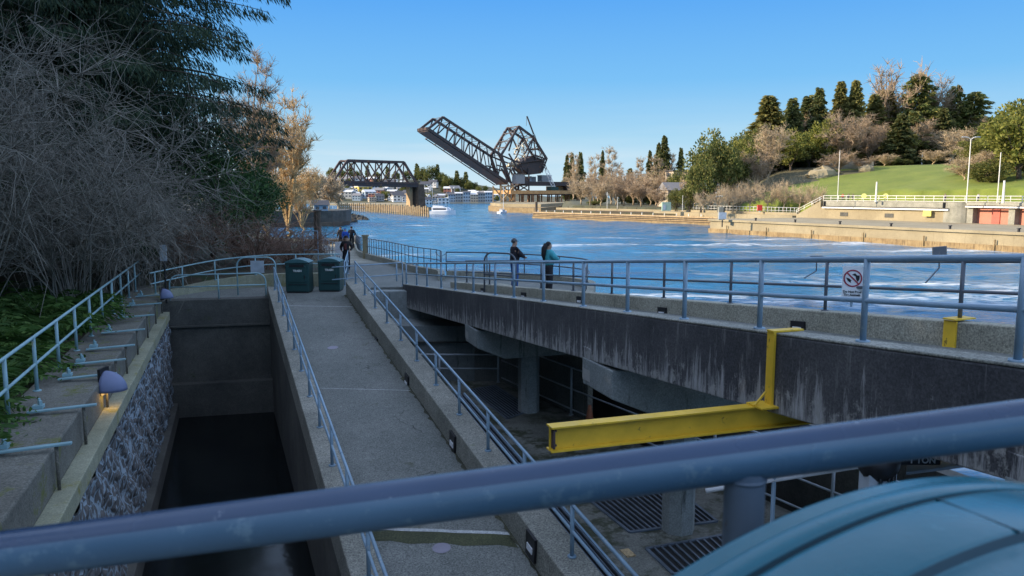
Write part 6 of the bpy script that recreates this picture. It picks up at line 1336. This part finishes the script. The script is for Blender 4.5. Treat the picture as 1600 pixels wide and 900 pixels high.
T = [
 (rL, 1112, 232, 198, 78, 'big dark rounded evergreen left of the hillside wood'), (rL, 1096, 226, 238, 50, 'lower left half of the big rounded evergreen group'), (rL, 1140, 240, 232, 60, 'dark evergreen right behind the big rounded one'),
 (rO, 1192, 270, 148, 62, 'tall olive conifer at the left end of the wood'), (rL, 1168, 262, 200, 60, 'dark evergreen between the rounded tree and olive conifer'), (rF, 1234, 275, 152, 46, 'dark pointed fir right of the olive conifer'), (rF, 1258, 285, 148, 50, 'second dark pointed fir in the wood'), (rF, 1272, 275, 136, 40, 'slender dark fir left of the twin gold-tipped cypresses'),
 (rO, 1304, 280, 126, 36, 'left one of the twin gold-tipped cypresses'), (rO, 1326, 280, 124, 38, 'right one of the twin gold-tipped cypresses'), (rO, 1356, 285, 146, 44, 'broad golden cypress right of the twins'), (rR, 1426, 285, 114, 60, 'tallest ragged pine standing against the sky'),
 (rF, 1402, 262, 176, 44, 'dense dark fir at the top of the lawn'), (rF, 1420, 275, 172, 50, 'dark fir behind the dense one above the lawn'), (rF, 1466, 275, 168, 46, 'dark conifer left of the two right-hand pines'), (rR, 1482, 290, 132, 40, 'slim pine left of the broad right-hand one'), (rR, 1514, 290, 142, 56, 'broad pine right of the gap in the wood'), (rF, 1556, 300, 172, 28, 'small far fir in the sky gap at the right'),
 (rI, 1234, 256, 196, 60, 'yellow-green tree in front of the dark firs'), (rI, 1286, 262, 180, 56, 'olive tree below the twin cypresses'), (rI, 1150, 246, 214, 60, 'olive crown between the rounded evergreen and the conifer'), (rO, 1372, 292, 140, 60, 'golden conifer left of the tallest ragged pine'), (rO, 1446, 292, 150, 50, 'golden conifer right of the tallest ragged pine'), (rO, 1500, 296, 156, 56, 'olive conifer between the two right-hand pines'), (rI, 1400, 268, 196, 60, 'broad olive tree in the middle of the wood above the lawn'), (rL, 1062, 290, 262, 40, 'green tree screening the beige house'),
 (rI, 1592, 205, 150, 90, 'large yellow-green evergreen at the right edge'), (rI, 1560, 215, 196, 60, 'rounded olive evergreen left of the one at the right edge'), (rL, 1600, 190, 225, 90, 'lower dark evergreen mass at the right edge'), (rL, 1528, 190, 258, 34, 'small dark bush behind the tallest lamp pole'), (rL, 1552, 186, 272, 34, 'low dark bush near the second lamp pole'),
 (rL, 1220, 262, 222, 70, 'dark shaded evergreen under the olive conifer'), (rL, 1262, 268, 214, 70, 'darkest evergreen hollow at the middle of the wood'), (rL, 1388, 255, 240, 30, 'clipped bush at the upper edge of the lawn'), (rL, 1408, 255, 246, 26, 'round light green bush beside the park lamp'),
 (rB1, 1322, 258, 172, 84, 'large pinkish bare tree before the twin cypresses'), (rB5, 1392, 290, 106, 110, 'tall fine-twigged bare tree above the wood'), (rB5, 1452, 292, 128, 90, 'wide bare crown beside the tallest pine'), (rB2, 1202, 245, 190, 66, 'golden bare tree before the olive conifer'), (rB1, 1180, 240, 232, 60, 'pinkish bare tree under the golden one'), (rB1, 1356, 268, 186, 60, 'pink bare tree right of the large one'),
 (rB2, 1484, 262, 196, 70, 'broad tan bare tree at the right top of the lawn'), (rB2, 1456, 250, 232, 50, 'low tan bare tree at the lawn edge'), (rB2, 1508, 245, 222, 60, 'tan bare tree right of the broad one'), (rB2, 1496, 205, 258, 46, 'loose tan bare bush at the lawn\'s right border'), (rB2, 1540, 200, 232, 56, 'pale branching bare tree behind the tallest lamp pole'), (rB1, 1310, 240, 234, 60, 'rusty bare bush among the boulders on the lawn'), (rB1, 1345, 242, 244, 44, 'low rusty bush before the garden wall'), (rB2, 1380, 250, 238, 40, 'pale grey-green bush by the lawn top'),
 (rI, 1590, 186, 146, 118, 'biggest yellow-green evergreen, cut by the right edge'), (rL, 1546, 187, 246, 60, 'dark rounded evergreen framing the right end of the lawn'), (rB2, 1504, 196, 240, 60, 'tan bare bush framing the lawn behind the double-arm pole'), (rI, 1522, 210, 210, 60, 'olive tree behind the right end of the lawn'),
 (rB1, 1244, 282, 168, 84, 'brown bare tree between the dark firs and the twins'), (rI, 1330, 296, 152, 70, 'olive crown behind the twin cypresses'), (rB2, 1290, 278, 176, 70, 'golden bare crown below the left twin cypress'), (rB1, 1416, 270, 184, 90, 'wide brown bare crown below the tallest pine'), (rI, 1470, 296, 160, 70, 'olive crown left of the slim pine'), (rB2, 1528, 288, 178, 60, 'tan bare crown right of the broad pine'), (rI, 1214, 280, 170, 60, 'olive crown right of the olive conifer'),
 (rB2, 908, 330, 276, 50, 'tan thicket right of the working platform'), (rB1, 934, 320, 268, 50, 'brown thicket under the narrow fir'), (rB2, 962, 318, 272, 54, 'dense tan thicket behind the guide wall posts'), (rB1, 990, 312, 264, 56, 'dense brown thicket at the middle of the guide wall'), (rB2, 1016, 306, 268, 50, 'tan thicket below the slim firs'), (rB1, 1042, 296, 272, 44, 'brown thicket left of the pale house'), (rL, 972, 330, 282, 40, 'dark green bush inside the tan thickets'), (rL, 1006, 322, 286, 36, 'second dark green bush inside the thickets'), (rB1, 1086, 268, 268, 44, 'brown bare tree behind the olive bush'),
 (rF, 1036, 330, 211, 26, 'pointed fir rising above the pink bare trees'), (rF, 1028, 335, 222, 20, 'slim fir just left of the pointed one'), (rF, 1014, 340, 234, 16, 'small fir left of the slim pair'), (rF, 1062, 330, 230, 18, 'fir between the pointed one and the beige house'), (rF, 941, 360, 234, 14, 'lone narrow fir among golden bare trees'), (rF, 886, 560, 241, 15, 'left one of three firs beside the bridge'), (rF, 893, 565, 238, 15, 'middle one of three firs beside the bridge'), (rF, 906, 560, 237, 18, 'right one of three firs beside the bridge'), (rF, 984, 360, 262, 22, 'low dark fir between bare trees'),
 (rB4, 896, 545, 247, 34, 'golden bare tree in front of the three firs'), (rB4, 928, 345, 250, 36, 'golden bare tree left of the narrow fir'), (rB4, 955, 340, 240, 46, 'wide golden bare tree right of the narrow fir'), (rB4, 998, 330, 254, 40, 'tan bare tree behind the middle guide wall'), (rB4, 1025, 300, 252, 44, 'bare tree before the pointed fir'), (rB4, 1046, 330, 246, 34, 'thin bare tree beside the pointed fir'), (rB1, 975, 290, 268, 54, 'broad pinkish bare tree behind the guide wall'), (rB1, 1002, 278, 274, 46, 'pink bare tree above the guide wall\'s middle'), (rB1, 1028, 262, 290, 44, 'reddish low thicket left of the green hut'), (rB2, 922, 300, 284, 32, 'grey bare thicket at the platform\'s right end'), (rB2, 940, 290, 280, 40, 'tan thicket above the guide wall\'s left half'), (rB2, 1078, 250, 262, 36, 'bare tree between the pale house and big evergreen'), (rL, 928, 305, 312, 24, 'low dark bush at the end of the platform'), (rL, 1056, 242, 292, 26, 'green bush right of the green hut'), (rL, 1078, 232, 282, 36, 'olive bush under the big rounded evergreen')]
for src, px, Y, yt, wp, lab in T: rt_(src, px, Y, yt, wp * (1.35 if src in (rF, rO, rR) else 1.1), lab)
BK = ['leftmost', 'second', 'third', 'fourth', 'fifth', 'sixth', 'seventh', 'eighth', 'ninth', 'tenth', 'eleventh', 'twelfth', 'last']
for k, (px, yt, wp) in enumerate([(1160, 205, 80), (1188, 190, 80), (1216, 178, 80), (1244, 176, 80), (1272, 172, 80), (1300, 168, 80), (1330, 170, 80), (1362, 168, 80), (1396, 172, 80), (1424, 176, 70), (1460, 196, 60), (1494, 182, 70), (1522, 196, 60)]):
    rt_(rL if k % 2 else rI, px, 305, yt, wp, '%s from the left of the dark evergreens at the back of the wood' % BK[k], 'dark evergreens at the back of the wood')
orch = [(1100, 213, 292, 34), (1122, 212, 284, 44), (1146, 214, 276, 50), (1172, 213, 272, 54), (1200, 214, 276, 50), (1226, 212, 270, 50), (1250, 210, 276, 52), (1272, 206, 280, 44), (1160, 232, 262, 50), (1215, 232, 262, 48), (1238, 236, 264, 46)]
ordn = ['leftmost', 'second', 'third', 'fourth', 'fifth', 'sixth', 'seventh', 'rightmost', 'back left', 'back middle', 'back right']
for (px, Y, yt, wp), nm in zip(orch, ordn): rt_(rB3, px, Y, yt, wp, nm + ' low spreading bare tree behind the white park fence', 'row of low bare trees behind the white fence', z=4.2)
cleanup_flags()
# ================================================================== PEOPLE
def person(loc, face, h, label, jacket, trousers, hair, skin=(.45, .27, .19), hat=None, pose='stand', shoes=(.02, .02, .02), longhair=False, puffy=1.0, inner=None):
    """body: one skinned continuous mesh; jacket, trousers cloth shells and hair as children"""
    s = h / 1.75; t = thing('person', label, 'person', (0, 0, 0))
    lean = 0.0
    J = dict(pelvis=(0, 0, .95), waist=(0, .01, 1.08), chest=(0, .0, 1.30), neck=(0, -.01, 1.47), head0=(0, .015, 1.56), head1=(0, .01, 1.66), crown=(0, 0, 1.72), nose=(0, .105, 1.615))
    sx = {'L': -1, 'R': 1}
    walk = pose == 'walk'; elbow = pose == 'elbows'; fold = pose == 'pockets'
    for k, g in sx.items():
        st = (g * .16 if walk else 0)
        J['hip' + k] = (g * .095, 0, .90); J['knee' + k] = (g * .105, .03 + max(0, st) * .9 - max(0, -st) * .1, .50); J['ank' + k] = (g * .11, st * 1.1, .09); J['toe' + k] = (g * .12, st * 1.1 + .16, .035)
        J['sh' + k] = (g * .175, -.01, 1.41)
        if elbow: J['el' + k] = (g * .26, .14, 1.20); J['wr' + k] = (g * .12, .34, 1.12)
        elif fold: J['el' + k] = (g * .29, -.06, 1.15); J['wr' + k] = (g * .20, .10, 1.0)
        else: J['el' + k] = (g * .235, -.04 - st * .5, 1.13); J['wr' + k] = (g * .25, .06 - st * .8, .88)
    E_ = [('pelvis', 'waist'), ('waist', 'chest'), ('chest', 'neck'), ('neck', 'head0'), ('head0', 'head1'), ('head1', 'crown'), ('head0', 'nose')]
    for k in 'LR': E_ += [('pelvis', 'hip' + k), ('hip' + k, 'knee' + k), ('knee' + k, 'ank' + k), ('ank' + k, 'toe' + k), ('chest', 'sh' + k), ('sh' + k, 'el' + k), ('el' + k, 'wr' + k)]
    Rd = dict(pelvis=.14, waist=.125, chest=.15, neck=.058, head0=.078, head1=.092, crown=.05, nose=.014)
    for k in 'LR': Rd.update({'hip' + k: .095, 'knee' + k: .058, 'ank' + k: .04, 'toe' + k: .034, 'sh' + k: .062, 'el' + k: .043, 'wr' + k: .028})
    def skin_mesh(nm, names, edges, rad, mats, sub=1, root='pelvis'):
        me = bpy.data.meshes.new(nm); ix = {n_: i for i, n_ in enumerate(names)}
        me.from_pydata([tuple(s * c for c in J[n_]) for n_ in names], [(ix[a], ix[b]) for a, b in edges], []); o = link(bpy.data.objects.new(nm, me))
        m1 = o.modifiers.new('skin', 'SKIN'); m1.use_smooth_shade = True
        for n_ in names: v_ = me.skin_vertices[0].data[ix[n_]]; v_.radius = (rad[n_] * s,) * 2; v_.use_root = (n_ == root)
        m2 = o.modifiers.new('sub', 'SUBSURF'); m2.levels = sub; m2.render_levels = sub
        dg = bpy.context.evaluated_depsgraph_get(); me2 = bpy.data.meshes.new_from_object(o.evaluated_get(dg)); bpy.data.objects.remove(o)
        me2.materials.clear()
        for m_ in mats: me2.materials.append(m_)
        o = link(bpy.data.objects.new(nm, me2)); o.parent = t; return o
    # fingers: short chains rooted in the palm
    for k, g in sx.items():
        w = Vector(J['wr' + k]); e = Vector(J['el' + k]); d = (w - e).normalized(); sd_ = Vector((g * 0, 1, 0)) - d * d.y; sd_ = sd_.normalized() if sd_.length > .1 else Vector((1, 0, 0)); pal = w + d * .075; J['pa' + k] = tuple(pal); Rd['pa' + k] = .030; E_.append(('wr' + k, 'pa' + k))
        for f in range(4):
            b_ = pal + d * .02 + sd_ * (.026 - .0175 * f); L_ = (.072, .08, .075, .06)[f]; J['f%d' % f + k] = tuple(b_); J['g%d' % f + k] = tuple(b_ + d * L_ * .9 + Vector((-g * .02, 0, 0))); Rd['f%d' % f + k] = .0095; Rd['g%d' % f + k] = .007; E_ += [('pa' + k, 'f%d' % f + k), ('f%d' % f + k, 'g%d' % f + k)]
        J['th' + k] = tuple(w + d * .03 + sd_ * .035); J['ti' + k] = tuple(w + d * .075 + sd_ * .055); Rd['th' + k] = .011; Rd['ti' + k] = .008; E_ += [('pa' + k, 'th' + k), ('th' + k, 'ti' + k)]
    def mt(nm, c, r_=.8): return plain(nm, c, r_, var=.12, scale=9)
    mS, mT, mH, mJ, mO = mt('skin', skin, .55), mt('trouser_cloth', trousers), mt('hair', hair), mt('jacket_cloth', jacket), mt('shoe', shoes)
    names = list(J.keys()); body = skin_mesh('body', names, E_, Rd, [mS, mT, mO])
    for p_ in body.data.polygons: z = p_.center.z / s; p_.material_index = 2 if z < .085 else (1 if z < 1.0 and abs(p_.center.x) < .185 * s else 0)
    tn = ['pelvis', 'hipL', 'kneeL', 'ankL', 'hipR', 'kneeR', 'ankR', 'waist']; rd2 = {n_: Rd[n_] + (.022 if 'ank' not in n_ else .03) for n_ in tn}
    skin_mesh('trousers', tn, [('waist', 'pelvis'), ('pelvis', 'hipL'), ('hipL', 'kneeL'), ('kneeL', 'ankL'), ('pelvis', 'hipR'), ('hipR', 'kneeR'), ('kneeR', 'ankR')], rd2, [mT])
    jn = ['pelvis', 'waist', 'chest', 'neck', 'shL', 'elL', 'wrL', 'shR', 'elR', 'wrR']; pf = .035 * puffy; rd3 = {n_: Rd[n_] + pf for n_ in jn}; rd3['neck'] = .082; rd3['pelvis'] = .15 + pf; rd3['wrL'] = rd3['wrR'] = .045
    skin_mesh('jacket', jn, [('pelvis', 'waist'), ('waist', 'chest'), ('chest', 'neck'), ('chest', 'shL'), ('shL', 'elL'), ('elL', 'wrL'), ('chest', 'shR'), ('shR', 'elR'), ('elR', 'wrR')], rd3, [mJ])
    mb = MB(); hc = Vector((0, -.018, 1.655)) * s
    mb.ball(hc, (.086 * s, .100 * s, .098 * s), 14, 9, zmin=-.35)
    if longhair: mb.tube([hc + Vector((0, -.07, .02)) * s, hc + Vector((.0, -.15, -.12)) * s, hc + Vector((0, -.17, -.32)) * s, hc + Vector((0, -.15, -.5)) * s], [.07 * s, .085 * s, .075 * s, .03 * s], 10)
    if hat: mb2 = MB(); mb2.ball(hc + Vector((0, .01, .02)) * s, (.094 * s, .108 * s, .10 * s), 14, 9, zmin=-.1); mb2.box(hc + Vector((0, .12, .015)) * s, (.15 * s, .10 * s, .014 * s)); mb2.build('cap', mt('cap_cloth', hat), t, smooth=True)
    mb.build('hair', mH, t, smooth=True)
    mb = MB()
    for g in (-1, 1): mb.ball(Vector((g * .034, .083, 1.645)) * s, .011 * s, 8, 5)
    mb.box(Vector((0, .088, 1.575)) * s, (.045 * s, .012 * s, .010 * s)); mb.build('eyes_and_mouth', mt('dark_features', (.08, .03, .03)), t)
    mb = MB()
    for g in (-1, 1): mb.ball(Vector((g * .094, 0, 1.63)) * s, (.012 * s, .022 * s, .034 * s), 8, 5)
    mb.build('ears', mS, t)
    if inner: mb = MB(); mb.box(Vector((0, .155 + .02 * puffy, 1.22)) * s, (.10 * s, .03 * s, .30 * s)); mb.build('shirt_front', mt('shirt', inner), t, bevel=.01)
    t.location = loc; t.rotation_euler = (0, 0, face); return t
# figures face +Y at rotation 0
c = pz(542, 423, 5.2); person(c, R(180), 1.74, 'man in black cap and black jacket walking toward the camera', (.010, .008, .010), (.012, .012, .016), (.02, .015, .01), hat=(.012, .012, .014), pose='pockets', inner=(.12, .03, .03))
person((at(549.5, 370, 61).x, 61, 4.69), 0, 1.76, 'man in dark jacket, rightmost of three walking away', (.015, .017, .025), (.01, .01, .012), (.02, .015, .012), pose='pockets')
person((at(539.5, 370, 60).x, 60, 4.70), R(10), 1.62, 'person in bright blue jacket between two others on the path', (.02, .09, .45), (.02, .02, .03), (.5, .45, .38), pose='stand', hat=(.02, .09, .42))
person((at(532.5, 370, 62).x, 62, 4.66), R(30), 1.72, 'person in dark vest, leftmost of three walking away', (.03, .03, .035), (.03, .025, .025), (.04, .03, .02), pose='walk')
c = FB(17.3, .8); person((c.x, c.y, 5.64), R(-62), 1.80, 'man in grey cap, black jacket and blue jeans watching the river', (.016, .014, .022), (.03, .09, .28), (.05, .045, .04), hat=(.09, .09, .10), pose='elbows', puffy=1.3)
c = FB(14.55, .8); person((c.x, c.y, 5.78), R(-68), 1.72, 'woman with dark ponytail in a teal jacket at the river railing', (.05, .33, .38), (.015, .015, .02), (.012, .009, .009), pose='elbows', longhair=True, puffy=1.6)
# tiny visitors on the promenade
for px, Y, c_, lab in ((1317, 186, (.6, .03, .03), 'tiny figure in red on the promenade by the slim pole'), (1326, 187, (.05, .05, .07), 'left tiny figure in dark clothes on the promenade'), (1333, 187, (.03, .03, .04), 'right tiny figure in dark clothes on the promenade'), (1477, 165, (.12, .08, .08), 'visitor on the promenade left of the tallest pole'), (1529, 168, (.5, .45, .45), 'visitor in pale clothes near the right-hand lamp poles')):
    X = at(px, 303, Y).x; person((X, Y, 7.3), R(150), 1.75, lab, c_, (.03, .03, .05), (.03, .02, .02))
X = at(1481, 303, 250).x; person((X, 250, right_z(X, 250)), R(180), 1.7, 'tiny figure in white clothes at the top of the lawn', (.7, .7, .75), (.1, .1, .2), (.05, .03, .02))
